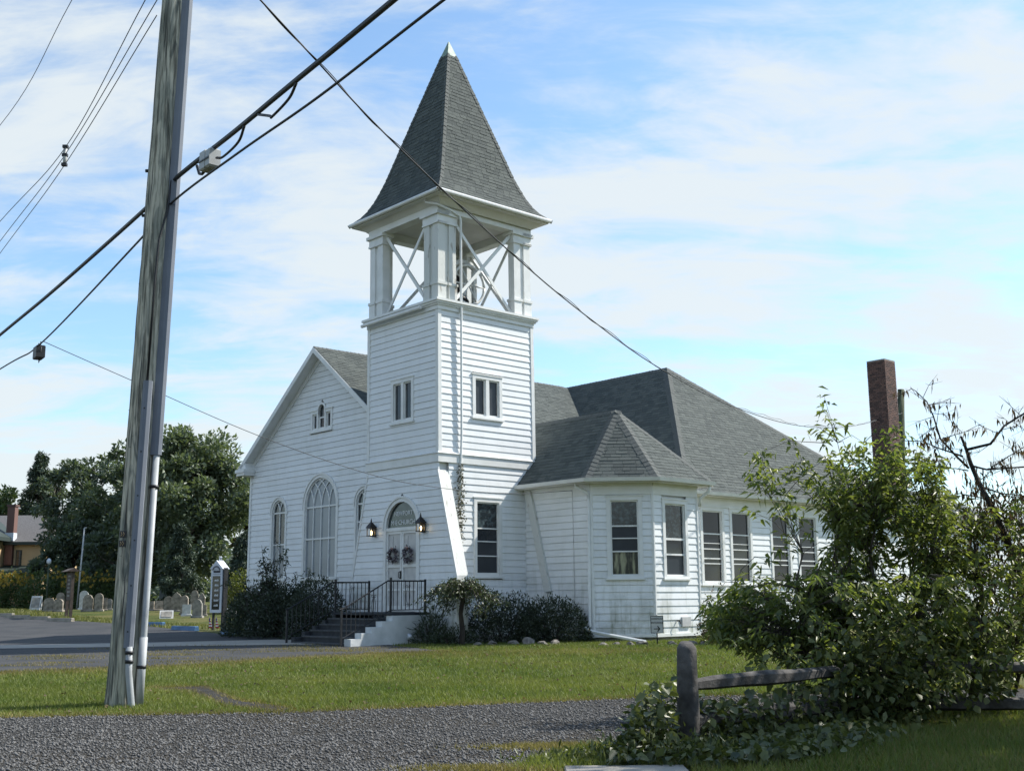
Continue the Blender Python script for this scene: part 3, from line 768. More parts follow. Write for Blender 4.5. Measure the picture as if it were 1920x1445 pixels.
hall_w = ((8.97, 10.18), (10.48, 11.66), (12.68, 13.87), (14.25, 15.5), (16.4, 17.65), (18.1, 19.3))
for a0, a1 in hall_w:
    window(PH, a0, a1, 1.80, 4.24, rails=((3.40, .04), (3.10, .02), (2.92, .03), (2.62, .04), (2.46, .03)), glass=('glass_dark', 'glass_dark', 'glass_dark'))

def arch_pts(c, r, zs, n=18, a0=0.0, a1=math.pi): return [(c+r*math.cos(a0+(a1-a0)*i/n), zs+r*math.sin(a0+(a1-a0)*i/n)) for i in range(n+1)]
def arch_ring(b, pln, c, r0, r1, zs, z0, o0, o1, n=18):
    inn, out = arch_pts(c, r0, zs, n), arch_pts(c, r1, zs, n)
    inn = [(c+r0, z0)] + inn + [(c-r0, z0)]; out = [(c+r1, z0)] + out + [(c-r1, z0)]
    for i in range(len(inn)-1):
        b.hexa([pln.P(*inn[i], o0), pln.P(*inn[i+1], o0), pln.P(*inn[i+1], o1), pln.P(*inn[i], o1),
                pln.P(*out[i], o0), pln.P(*out[i+1], o0), pln.P(*out[i+1], o1), pln.P(*out[i], o1)], .5)
def arc_bar(b, pln, c, r, zc, a0, a1, th, o0, o1, n=10):
    for i in range(n):
        t0, t1 = a0+(a1-a0)*i/n, a0+(a1-a0)*(i+1)/n
        q = [(c+(r+s)*math.cos(t), zc+(r+s)*math.sin(t)) for t, s in ((t0, -th/2), (t1, -th/2), (t1, th/2), (t0, th/2))]
        pln.slab(b, q, o0, o1, .5)
def arched_window(pln, c, r, z0, zs, lights, glass_top, glass_low, rails, cw=.12):
    b = MB(); arch_ring(b, pln, c, r-cw, r, zs, z0, -.08, .036); arch_ring(b, pln, c, r-.02, r+.035, zs, zs-.06, .0, .06)
    pln.box(b, c-r-.05, c+r+.05, z0-.05, z0+.05, -.05, .085)
    w = b.build('arched_window', 'trim', church)
    g = r - cw
    b = MB(); arch_ring(b, pln, c, g-.045, g, zs, z0+.05, -.07, -.012)
    pln.box(b, c-g, c+g, zs-.035, zs+.015, -.07, -.012)
    for rz in rails: pln.box(b, c-g, c+g, rz-.025, rz+.025, -.07, -.014)
    wd = 2*g/lights
    for k in range(1, lights): pln.box(b, c-g+k*wd-.018, c-g+k*wd+.018, z0+.05, zs-.03, -.066, -.018)
    # interlaced tracery: from every mullion two arcs of the arch's own radius
    for k in range(1, lights):
        x = c-g+k*wd
        for sgn in (-1, 1):
            cc = x + sgn*g; best = None
            for j in range(1, 60):
                t = j/60*math.pi/2
                px_, pz_ = cc - sgn*g*math.cos(t), zs + g*math.sin(t)
                if (px_-c)**2 + (pz_-zs)**2 > (g-.02)**2: best = t; break
            t = best or math.pi/3
            if sgn > 0: arc_bar(b, pln, cc, g, zs, math.pi, math.pi - t, .035, -.066, -.018)
            else: arc_bar(b, pln, cc, g, zs, 0, t, .035, -.066, -.018)
    b.build('tracery', 'trim', w)
    b = MB(); pts = arch_pts(c, g, zs)
    pln.slab(b, pts, -.064, -.05); b.build('arched_pane', glass_top, w)
    zsx = [z0+.05] + sorted(rails) + [zs]
    for k in range(len(zsx)-1):
        b = MB(); pln.box(b, c-g, c+g, zsx[k]+.003, zsx[k+1]-.003, -.064, -.05)
        b.build('pane', glass_low[min(k, len(glass_low)-1)], w)
    return w
NF_BIG = arch(6.98, 1.02, 2.1, 4.43); NF_L = arch(9.60, .50, 2.1, 4.37); NF_R = arch(4.46, .50, 2.1, 4.37); NF_T = rect(6.37, 7.68, 6.93, 7.62); NF_TA = arch(7.03, .25, 7.0, 7.66)
arched_window(PN_F, 6.98, 1.06, 2.1, 4.43, 4, 'glass_milky', ('glass_milky', 'glass_milky'), (3.38,))
arched_window(PN_F, 9.60, .53, 2.1, 4.37, 2, 'glass_stain', ('glass_milky', 'glass_stain'), (3.28,), cw=.10)
arched_window(PN_F, 4.46, .53, 2.1, 4.37, 2, 'glass_stain', ('glass_milky', 'glass_stain', 'glass_stain'), (3.28, 3.8), cw=.10)
# gable trio: two slim lights and a taller arched one
b = MB()
PN_F.box(b, 6.37, 6.47, 6.93, 7.62, -.08, .036); PN_F.box(b, 7.58, 7.68, 6.93, 7.62, -.08, .036)
PN_F.box(b, 6.47, 6.84, 7.52, 7.62, -.08, .036); PN_F.box(b, 7.22, 7.58, 7.52, 7.62, -.08, .036)
PN_F.box(b, 6.47, 7.58, 6.93, 7.0, -.08, .036); PN_F.box(b, 6.75, 6.84, 7.0, 7.52, -.08, .036); PN_F.box(b, 7.22, 7.31, 7.0, 7.52, -.08, .036)
PN_F.box(b, 6.35, 7.70, 6.88, 6.94, -.05, .07); PN_F.box(b, 6.34, 6.80, 7.62, 7.66, -.02, .06); PN_F.box(b, 7.26, 7.71, 7.62, 7.66, -.02, .06)
arch_ring(b, PN_F, 7.03, .19, .26, 7.62, 7.5, -.08, .045, 12)
w = b.build('window', 'trim', church)
for (a0, a1, z0, z1) in ((6.47, 6.75, 7.0, 7.52), (7.31, 7.58, 7.0, 7.52), (6.84, 7.22, 7.0, 7.40)):
    b = MB()
    for q in ((a0, a0+.05, z0, z1), (a1-.05, a1, z0, z1), (a0+.05, a1-.05, z1-.05, z1), (a0+.05, a1-.05, z0, z0+.05)): PN_F.box(b, *q, -.07, -.012)
    b.build('sash', 'trim', w)
    b = MB(); PN_F.box(b, a0+.05, a1-.05, z0+.05, z1-.05, -.064, -.05); b.build('pane', 'glass_dark', w)
b = MB(); PN_F.slab(b, [(6.84, 7.41), (7.22, 7.41)] + arch_pts(7.03, .19, 7.62, 10), -.064, -.05); b.build('arched_pane', 'glass_stain', w)

# --- entrance: arched frame, transom with lettering, two glazed doors
b = MB(); arch_ring(b, PT_F, 1.69, .74, .87, 3.45, 1.06, -.08, .04); arch_ring(b, PT_F, 1.69, .85, .91, 3.45, 3.4, 0, .065)
PT_F.box(b, .95, 2.43, 3.36, 3.46, -.08, .03)
fr = b.build('door_frame', 'trim', church)
b = MB(); PT_F.slab(b, arch_pts(1.69, .74, 3.46), -.06, -.045); b.build('transom_pane', 'transom', fr)
text_obj('transom_lettering', 'NEWPORT', .185, 'white_letter', fr, PT_F.P(1.68, 3.80, -.04), (0, -1, 0), (0, 0, 1))
text_obj('transom_lettering', 'M·E·CHURCH', .195, 'white_letter', fr, PT_F.P(1.69, 3.54, -.04), (0, -1, 0), (0, 0, 1))
for (a0, a1, hs) in ((.95, 1.68, 1), (1.70, 2.43, -1)):
    b = MB()
    for q in ((a0, a0+.07, 1.09, 3.36), (a1-.07, a1, 1.09, 3.36), (a0+.07, a1-.07, 3.28, 3.36), (a0+.07, a1-.07, 2.32, 2.40), (a0+.07, a1-.07, 1.09, 1.24), (a0+.07, a1-.07, 1.66, 1.72)): PT_F.box(b, *q, -.05, .0)
    d = b.build('door', 'trim', church)
    b = MB(); PT_F.box(b, a0+.07, a1-.07, 2.40, 3.28, -.04, -.03); b.build('upper_panel', 'sign_face', d)
    b = MB(); PT_F.box(b, a0+.07, a1-.07, 1.24, 2.32, -.04, -.03)
    b.build('lower_panel', 'sign_face', d)
    if hs < 0:
        b = MB(); PT_F.box(b, a0+.0, a0+.06, 2.0, 2.22, .0, .02); b.tube([PT_F.P(a0+.03, 2.02, .02), PT_F.P(a0+.03, 2.04, .08), PT_F.P(a0+.03, 2.18, .08), PT_F.P(a0+.03, 2.2, .02)], .012, 6)
        b.build('door_handle', 'iron', d)

# --- nave
NC, NE = 7.05, 4.72                         # ridge line, half width to the rake end
RZ, RS = 9.72, .752                         # ridge height and slope
def roofz(u): return RZ - RS*abs(u-NC)
b = MB()
pr = [(2.6, .1), (11.55, .1), (11.55, roofz(11.55)-.14), (NC, RZ-.14), (2.6, roofz(2.6)-.14)]
b.prism([(.68, y, z) for y, z in pr], [(12, y, z) for y, z in pr])
nave = b.build('nave', 'siding_hi', church)
def gl(z): return 2.55 if z < roofz(2.55)-.2 else NC - (RZ-.2-z)/RS
def gr(z): return 11.62 if z < roofz(11.62)-.2 else NC + (RZ-.2-z)/RS
clapboards(nave, PN_F, .42, 9.5, lambda z: max(3.3, gl(z)), gr, [NF_BIG, NF_L, NF_R, NF_T, NF_TA], m='siding')
b = MB()
for i in range(29):
    z = .42 + i*.19; P = Plane((0, 11.62), (1, 0), (0, 1)).P
    b.add([P(.6, z, .024), P(12, z, .024), P(12, z+.2, .004), P(.6, z+.2, .004), P(.6, z, -.07), P(12, z, -.07)], [(0, 1, 2, 3), (4, 5, 1, 0)])
b.build('rear_siding', 'siding', nave, kind='stuff')
part('corner_board', 'trim', church, lambda b: b.box(.565, .69, 11.53, 11.655, .42, 6.1))

# --- shingled roof planes
def shingles(pts, name, row=.135, tab=.30, lift=.010, parent=None, seed=0, xf=None):
    rg = random.Random(seed)
    p = [Vector(q) for q in pts]
    e = (p[1]-p[0]).normalized(); n = e.cross(p[2]-p[0])
    n.normalize()
    if n.z < 0: n = -n
    g_ = n.cross(e)
    if g_.dot(p[2]-p[0]) < 0: g_ = -g_
    q = [((v-p[0]).dot(e), (v-p[0]).dot(g_)) for v in p]
    def span(bv):
        xs_ = []
        for i in range(len(q)):
            (a0, b0), (a1, b1) = q[i], q[(i+1) % len(q)]
            if abs(b1-b0) < 1e-9:
                if abs(bv-b0) < 1e-6: xs_ += [a0, a1]
            elif min(b0, b1)-1e-9 <= bv <= max(b0, b1)+1e-9: xs_.append(a0+(a1-a0)*(bv-b0)/(b1-b0))
        return (min(xs_), max(xs_)) if xs_ else None
    bm = max(v[1] for v in q); mb = MB(); k = 0; bv = 0.0
    while bv < bm - .02:
        b1 = min(bv+row, bm-1e-4); s0, s1 = span(bv+1e-5), span(b1)
        if s0 and s1:
            a = s0[0] - rg.random()*tab
            wob = rg.uniform(-.004, .004)
            while a < s0[1]:
                wd = tab*rg.uniform(.55, 1.25); x0, x1 = max(a, s0[0]), min(a+wd-.008, s0[1]); a += wd
                if x1 - x0 < .01: continue
                y0, y1 = min(max(x0, s1[0]), s1[1]), min(max(x1, s1[0]), s1[1])
                h0 = lift*rg.uniform(.7, 1.6); bb = bv + wob + rg.uniform(-.006, .004)
                P = lambda aa, b_, h_: p[0]+e*aa+g_*b_+n*h_
                mb.add([P(x0, bb, h0), P(x1, bb, h0), P(y1, b1+.004, .003), P(y0, b1+.004, .003), P(x0, bb, -.005), P(x1, bb, -.005), P(y1, b1, -.005), P(y0, b1, -.005)],
                       [(0, 1, 2, 3), (4, 5, 1, 0), (5, 6, 2, 1), (7, 4, 0, 3)], rg.random())
        bv += row; k += 1
    return mb.build(name, 'shingle', parent, xf=xf, kind='stuff')
def roof_core(pts_list, name):
    b = MB()
    for pts in pts_list: b.poly(pts)
    return b.build(name, 'shingle_core', church)
def cap_strip(b, p0, p1, n0, n1, w=.13, h=.014):
    p0, p1 = Vector(p0), Vector(p1); d = (p1-p0); L = d.length; d.normalize()
    a, c_ = Vector(n0), Vector(n1)
    sa, sc = d.cross(a).normalized(), d.cross(c_).normalized()
    if sa.dot(c_) > 0: sa = -sa
    if sc.dot(a) > 0: sc = -sc
    k = max(1, int(L/.16))
    for i in range(k):
        t0, t1 = L*i/k, L*(i+1)/k+.02
        hh = h*random.uniform(.9, 1.5)
        m_ = (a+c_).normalized()
        q0, q1 = p0+d*t0, p0+d*t1
        b.add([q0+sa*w+a*hh, q0+m_*(hh+.012), q0+sc*w+c_*hh, q1+sc*w+c_*hh*.4, q1+m_*(hh*.4+.012), q1+sa*w+a*hh*.4],
              [(0, 1, 4, 5), (1, 2, 3, 4)])
# nave slopes
e_r, e_l = 2.28, 11.82
zr, zl = roofz(e_r), roofz(e_l)
nr = [(.23, e_r, zr), (12.4, e_r, zr), (12.4, NC, RZ), (.23, NC, RZ)]
nl = [(.23, e_l, zl), (14, e_l, zl), (14, NC, RZ), (.23, NC, RZ)]
r_ = roof_core([nr, nl], 'nave_roof'); shingles(nr, 'shingles', parent=r_, seed=1); shingles(nl, 'shingles', parent=r_, seed=2)
b = MB(); nl_n = Vector((0, RS, 1)).normalized(); nr_n = Vector((0, -RS, 1)).normalized()
cap_strip(b, (.22, NC, RZ), (11.9, NC, RZ), nl_n, nr_n); b.build('ridge_cap', 'hipcap', r_, kind='stuff')
# hall: ridge along U, steep hip towards the road
A = (12.12, 1.85, 9.72); HE = 4.69
hf = [(7.97, -2.30, HE), (7.97, 11.0, HE), (12.12, 11.0, 9.72), A]
hs = [(7.97, -2.30, HE), (21.9, -2.30, HE), A]
hb = [(21.9, -2.30, HE), (21.9, 11.0, HE), (12.12, 11.0, 9.72), A]
r_ = roof_core([hf, hs, hb], 'hall_roof')
shingles(hf, 'shingles', parent=r_, seed=3); shingles(hs, 'shingles', parent=r_, seed=4); shingles(hb, 'shingles', parent=r_, seed=5)
def nrm(p): 
    v = (Vector(p[1])-Vector(p[0])).cross(Vector(p[2])-Vector(p[0])).normalized(); return v if v.z > 0 else -v
for q in ((hf[0], A, nrm(hf), nrm(hs), .17), (hb[0], A, nrm(hb), nrm(hs), .17), (A, (12.12, 7.2, 9.72), nrm(hf), nrm(hb), .15)):
    b = MB(); cap_strip(b, *q); b.build('hip_cap', 'hipcap', r_, kind='stuff')
# wing
B = (4.85, -2.29, 6.85); WE = 4.69
E1, E2, E3 = (2.93, -2.845, WE), (4.345, -4.26, WE), (6.77, -4.26, WE)
wf = [E1, (2.93, -.02, WE), (2.93, .5, WE), (2.93, 2.6, WE), (4.85, 2.6, 6.85), B]
wfs = [(2.93, 2.6, WE), E1, B, (4.85, 2.6, 6.85)]
wc = [E1, E2, B]; ws = [E2, E3, B]; wb = [E3, (6.77, 0, WE), (4.85, 0, 6.85), B]
r_ = roof_core([wfs, wc, ws, wb], 'wing_roof')
for k, p in enumerate((wfs, wc, ws, wb)): shingles(p, 'shingles', parent=r_, seed=10+k)
for q in ((E1, B, nrm(wfs), nrm(wc), .17), (E2, B, nrm(wc), nrm(ws), .17), (E3, B, nrm(wb), nrm(ws), .13), (B, (4.85, 2.0, 6.85), nrm(wfs), nrm(wb), .13)):
    b = MB(); cap_strip(b, *q); b.build('hip_cap', 'hipcap', r_, kind='stuff')

# rake boards, soffits, returns of the front gable
def rake(b):
    for e_ in (e_l, e_r):
        z = roofz(e_)
        for (s0, s1, t0, t1) in ((.20, .25, -.20, -.012), (.235, .62, -.16, -.13)):
            b.prism([(s0, e_, z+t0), (s0, NC, RZ+t0), (s0, NC, RZ+t1), (s0, e_, z+t1)], [(s1, e_, z+t0), (s1, NC, RZ+t0), (s1, NC, RZ+t1), (s1, e_, z+t1)])
part('rake_board', 'trim', church, rake)
def frieze(b):
    for e_, sg in ((11.62, 1), (2.55, -1)):
        z = roofz(e_) - .14
        b.prism([(.555, e_, z-.20), (.555, NC, RZ-.34), (.555, NC, RZ-.15), (.555, e_, z-.01)], [(.60, e_, z-.20), (.60, NC, RZ-.34), (.60, NC, RZ-.15), (.60, e_, z-.01)])
part('gable_frieze', 'trim', church, frieze)
def ret(b):
    z = roofz(e_l)
    b.box(.16, .80, 11.35, 11.93, z-.34, z-.24); b.box(.12, .80, 11.32, 11.97, z-.24, z-.12); b.box(.2, 12, 11.62, 11.86, z-.2, z-.16)
    b.prism([(.2, 11.34, z-.12), (.2, 11.9, z-.12), (.2, 11.82, z-.02), (.2, 11.45, z+.1)], [(.6, 11.34, z-.12), (.6, 11.9, z-.12), (.6, 11.82, z-.02), (.6, 11.45, z+.1)])
part('eave_return', 'trim', church, ret)

# --- wing and hall walls
b = MB(); t_ = .08
ring = [(3.28+t_, 2.6), (3.28+t_, -2.70+t_*.4), (4.49+t_*.4, -3.91+t_), (6.42-t_, -3.91+t_), (6.42-t_, 2.6)]
b.prism([(x, y, .1) for x, y in ring], [(x, y, 4.62) for x, y in ring]); wing = b.build('wing', 'siding', church)
b = MB(); b.box(8.3, 21.55, -1.95+t_, 10.5, .1, 4.62); hall = b.build('hall', 'siding', church)
ZF = 4.25
clapboards(wing, PB_F, .5, ZF+.05, lambda z: .0, lambda z: 2.66, m='siding')
clapboards(wing, PB_C, .42, ZF, lambda z: .05, lambda z: 1.70, [rect(.42, 1.42, 1.94, 4.3)])
clapboards(wing, PB_R, .42, ZF, lambda z: .01, lambda z: 1.88, [rect(.38, 1.46, 1.93, 4.3)])
clapboards(hall, PH, .42, ZF, lambda z: 8.2, lambda z: 21.5, [rect(a0, a1, 1.80, 4.3) for a0, a1 in hall_w], joined=True)
b = MB()
for i in range(20):
    z = .42+i*.19; P = PB_E.P
    b.add([P(0, z, .024), P(1.95, z, .024), P(1.95, z+.2, .004), P(0, z+.2, .004), P(0, z, -.07), P(1.95, z, -.07)], [(0, 1, 2, 3), (4, 5, 1, 0)])
b.build('rear_siding', 'siding', wing, kind='stuff')
part('foundation', 'found', church, lambda b: (b.prism([(x, y, -.2) for x, y in ring], [(x, y, .43) for x, y in ring]), b.box(8.24, 21.5, -1.9, 10, -.2, .43)))
def bands(b):
    for pln, a0, a1 in ((PB_F, -.0, 2.70), (PB_C, -.01, 1.72), (PB_R, -.012, 1.93), (PH, 8.2, 21.55), (PB_E, 0, 2.0)):
        pln.box(b, a0, a1, ZF, 4.64, -.06, .03); pln.box(b, a0, a1, 4.50, 4.64, .0, .06)
        pln.box(b, a0, a1, .36, .44, -.05, .045)
part('frieze_board', 'trim', church, bands)
def soff(b):
    z0, z1 = 4.56, 4.60
    b.prism([(x, y, z0) for x, y in ((2.93, -2.845), (4.345, -4.26), (6.77, -4.26), (6.77, -3.5), (4.4, -3.5), (3.5, -2.6), (3.5, .0), (2.93, .0))],
            [(x, y, z1) for x, y in ((2.93, -2.845), (4.345, -4.26), (6.77, -4.26), (6.77, -3.5), (4.4, -3.5), (3.5, -2.6), (3.5, .0), (2.93, .0))])
    b.box(7.97, 21.9, -2.3, -1.8, z0, z1); b.box(6.4, 6.77, -3.5, -1.9, z0, z1)
part('soffit', 'soffit', church, soff)
def gutter(path, name='gutter'):
    b = MB()
    prof = [(-.0, 0.0), (.015, -.10), (.09, -.10), (.125, -.0), (.105, -.0), (.08, -.07), (.03, -.07), (.02, 0)]
    rings = []
    for i, p in enumerate(path):
        p = Vector((p[0], p[1], 0)); d0 = (Vector((*path[i][:2], 0))-Vector((*path[i-1][:2], 0))).normalized() if i else None
        d1 = (Vector((*path[i+1][:2], 0))-p).normalized() if i < len(path)-1 else None
        n0 = Vector((d0.y, -d0.x, 0)) if d0 else None; n1 = Vector((d1.y, -d1.x, 0)) if d1 else None
        if n0 and n1: nn = (n0+n1); nn /= max(.2, nn.dot(n0))
        else: nn = n0 or n1
        rings.append([(p.x+nn.x*o_, p.y+nn.y*o_, path[i][2]+z) for o_, z in prof])
    b.loft(rings); return b.build(name, 'gutter', church)
gutter([(2.93, .0, WE+.0), E1, E2, E3])
gutter([(7.9, -2.30, HE), (21.95, -2.30, HE)])
# downspouts
def pipe(name, pts, r=.045, m='gutter', xf=None, n=8): return part(name, m, church, lambda b: b.tube(pts, r, n), xf, True)
pipe('downspout', [PB_F.P(2.40, 4.60, .30), PB_F.P(2.40, 4.50, .30), PB_F.P(2.64, 4.30, .06), PB_F.P(2.66, 4.1, .06), PB_F.P(2.64, .65, .07), PB_F.P(2.66, .5, .12)], .048)
pipe('downspout', [(6.62, -4.25, 4.60), (6.62, -4.22, 4.42), (6.5, -3.98, 4.22), (6.5, -3.95, 4.0)], .05)
pipe('downspout', [(-.25, .28, 12.93), (-.25, .26, 12.82), (-.1, -.08, 12.70), (.35, -.13, 12.62), (.72, -.12, 12.52), (.77, -.11, 12.40), (.77, -.10, 9.2), (.77, -.08, 6.0), (.74, -.06, 4.9), (.72, -.05, 4.2)], .036, xf=lean)
part('wall_vent', 'sign_face', church, lambda b: PB_R.box(b, 1.05, 1.42, .62, .88, .0, .06))
part('tap', 'iron', church, lambda b: b.tube([PB_R.P(.86, .78, .02), PB_R.P(.86, .78, .12), PB_R.P(.86, .70, .15)], .02, 6))
part('wall_cable', 'found', church, lambda b: b.tube([PB_F.P(2.02, 4.40, .05), PB_F.P(2.02, 3.0, .03), PB_F.P(2.03, 1.0, .03)], .006, 5))

for (x, y, n_) in ((3.28, -2.70, (-.92, -.38)), (4.49, -3.91, (-.38, -.92)), (6.42, -3.91, (.7, -.7))):
    part('corner_board', 'trim', church, lambda b, x=x, y=y, n_=n_: b.tube([(x-n_[0]*.02, y-n_[1]*.02, .44), (x-n_[0]*.02, y-n_[1]*.02, 4.26)], .055, 8))
# --- belfry
def cornice(b):
    for (e, z0, z1) in ((.05, 9.60, 9.72), (.09, 9.72, 9.77), (.13, 9.77, 9.83), (.17, 9.83, 9.90)):
        b.box(-e, TS+e, -e, TU+e, z0, z1)
part('tower_cornice', 'trim', church, cornice, lean)
part('belfry_floor', 'peel', church, lambda b: b.box(-.06, TS+.06, -.06, TU+.06, 9.90, 9.93), lean)
part('small_gutter', 'gutter', church, lambda b: b.tube([(-.2, .55, 9.72), (-.2, TU+.1, 9.70)], .055, 8), lean)
cwid, gap = .29, .12
for kx in (0, 1):
    for ky in (0, 1):
        def post(b, kx=kx, ky=ky):
            for (i, j) in ((0, 0), (1, 0), (0, 1)):
                o0, o1 = i*(cwid+gap), j*(cwid+gap)
                x0, x1 = (o0, o0+cwid) if kx == 0 else (TS-o0-cwid, TS-o0)
                y0, y1 = (o1, o1+cwid) if ky == 0 else (TU-o1-cwid, TU-o1)
                b.box(x0+.015, x1-.015, y0+.015, y1-.015, 9.93, 12.30)
                b.box(x0-.005, x1+.005, y0-.005, y1+.005, 9.93, 10.36)
                b.box(x0-.03, x1+.03, y0-.03, y1+.03, 10.36, 10.44)
            # recessed infill between the shafts
            for (i, j) in ((1, 0), (0, 1)):
                x0, x1 = (cwid*.7, cwid+gap+.05) if i else (.06, .2)
                y0, y1 = (cwid*.7, cwid+gap+.05) if j else (.06, .2)
                if kx: x0, x1 = TS-x1, TS-x0
                if ky: y0, y1 = TU-y1, TU-y0
                b.box(x0, x1, y0, y1, 9.93, 12.3)
        cl = part('belfry_post', 'peel' if (kx, ky) == (0, 0) else 'trim', church, post, lean)
        def capital(b, kx=kx, ky=ky):
            for (i, j) in ((1, 0), (0, 1)):
                L_ = 2*cwid+gap
                x0, x1 = (-.03, L_+.03) if i else (-.028, cwid+.03)
                y0, y1 = (-.03, L_+.03) if j else (-.028, cwid+.03)
                if kx: x0, x1 = TS-x1, TS-x0
                if ky: y0, y1 = TU-y1, TU-y0
                e = .002*i
                b.box(x0-e, x1+e, y0-e, y1+e, 12.20+e, 12.26+e); b.box(x0+.015, x1-.015, y0+.015, y1-.015, 12.26, 12.46); b.box(x0-.05-e, x1+.05+e, y0-.05-e, y1+.05+e, 12.46+e, 12.56+e)
        part('capital', 'trim', cl, capital, lean)
def entab(b):
    for (x0, x1, y0, y1) in ((-.02, TS+.02, -.02, .30), (-.02, TS+.02, TU-.30, TU+.02), (-.02, .30, .30, TU-.30), (TS-.30, TS+.02, .30, TU-.30)):
        b.box(x0, x1, y0, y1, 12.565, 12.92)
part('entablature', 'trim', church, entab, lean)
part('belfry_ceiling', 'soffit', church, lambda b: b.box(.02, TS-.02, .02, TU-.02, 12.80, 12.86), lean)
cxs, cus = TS/2, TU/2
def eavebox(b):
    w = 2.19; b.box(cxs-w, cxs+w, cus-w, cus+w, 12.90, 12.95)
    for (i, (w0, w1, z0, z1)) in enumerate(((1.80, 1.98, 12.70, 12.92),)):
        for sx_ in (-1, 1):
            b.prism([(cxs+sx_*1.82, cus-1.82, 12.72), (cxs+sx_*2.02, cus-2.02, 12.90), (cxs+sx_*1.80, cus-1.80, 12.90)], [(cxs+sx_*1.82, cus+1.82, 12.72), (cxs+sx_*2.02, cus+2.02, 12.90), (cxs+sx_*1.80, cus+1.80, 12.90)])
            b.prism([(cxs-1.82, cus+sx_*1.82, 12.72), (cxs-2.02, cus+sx_*2.02, 12.90), (cxs-1.80, cus+sx_*1.80, 12.90)], [(cxs+1.82, cus+sx_*1.82, 12.72), (cxs+2.02, cus+sx_*2.02, 12.90), (cxs+1.80, cus+sx_*1.80, 12.90)])
part('spire_soffit', 'soffit', church, eavebox, lean)
def spgut(b):
    w = 2.24
    b.tube([(cxs-w, cus-w, 12.98), (cxs-w, cus+w, 12.98)], .06, 8); b.tube([(cxs-w+.1, cus-w, 12.98), (cxs+w, cus-w, 12.98)], .06, 8)
    b.box(cxs-w, cxs+w, cus+w-.05, cus+w, 12.94, 13.02); b.box(cxs+w-.05, cxs+w, cus-w, cus+w-.06, 12.94, 13.02)
part('spire_gutter', 'gutter', church, spgut, lean)
# X braces in every opening
def xbrace(b, pln, L_, off):
    a0, a1, z0, z1 = 2*cwid+gap-.03, L_-(2*cwid+gap)+.03, 9.95, 12.50
    for k, ((x0, y0), (x1, y1)) in enumerate((((a0, z0), (a1, z1)), ((a0, z1), (a1, z0)))):
        d = Vector((x1-x0, y1-y0)).normalized(); nn = Vector((-d.y, d.x))*.048
        pln.slab(b, [(x0-nn.x, y0-nn.y), (x1-nn.x, y1-nn.y), (x1+nn.x, y1+nn.y), (x0+nn.x, y0+nn.y)], off-.04*k-.035, off-.04*k)
for pln, L_ in ((PT_F, TU), (PT_R, TS), (Plane((TS, 0), (0, 1), (1, 0)), TU), (Plane((0, TU), (1, 0), (0, 1)), TS)):
    part('cross_brace', 'trim', church, lambda b, pln=pln, L_=L_: xbrace(b, pln, L_, -.12), lean)
# bell with its wheel and frame
def bell(b):
    pr = [(.0, 11.35), (.12, 11.34), (.20, 11.25), (.24, 11.0), (.30, 10.75), (.42, 10.55), (.44, 10.50)]
    rings = [[(2.05+r*math.cos(t*math.pi/8), 1.75+r*math.sin(t*math.pi/8), z) for t in range(16)] for r, z in pr]
    b.loft(rings)
bl = part('bell', 'bronze', church, bell, lean, True)
def wheel(b):
    ce = Vector((2.15, 1.2, 10.95)); rr = .62; nseg = 28
    pts = [ce + Vector((math.cos(t*2*math.pi/nseg)*rr, 0, math.sin(t*2*math.pi/nseg)*rr)) for t in range(nseg+1)]
    b.tube(pts, .045, 6)
    for t in range(6): b.tube([ce, ce+Vector((math.cos(t*math.pi/3)*rr, 0, math.sin(t*math.pi/3)*rr))], .028, 5)
part('bell_wheel', 'trim', bl, wheel, lean, True)
def bframe(b):
    for y in (1.38, 2.2):
        b.box(1.55, 1.68, y-.06, y+.06, 9.93, 11.5); b.box(2.45, 2.58, y-.06, y+.06, 9.93, 11.5)
        pts = [(1.6+.95*k/8, y, 11.5+.22*math.sin(math.pi*k/8)) for k in range(9)]; b.tube(pts, .07, 6)
part('bell_frame', 'trim', bl, bframe, lean)

# --- spire with flared eaves
prof = [(2.27, 12.99), (2.13, 13.09), (1.97, 13.25), (1.82, 13.47), (1.68, 13.75), (1.55, 14.08), (1.42, 14.45), (1.08, 15.60), (.72, 16.80), (.36, 18.00), (.17, 18.63), (0, 19.16)]
pw = np.array([p[0] for p in prof]); pz = np.array([p[1] for p in prof])
def sp_w(z): return float(np.interp(z, pz, pw))
b = MB(); rings = []
for w_, z_ in prof[:-1]: rings.append([(cxs-w_, cus-w_, z_), (cxs+w_, cus-w_, z_), (cxs+w_, cus+w_, z_), (cxs-w_, cus+w_, z_)])
b.loft(rings); spire = b.build('spire', 'shingle_core', church, xf=lean)
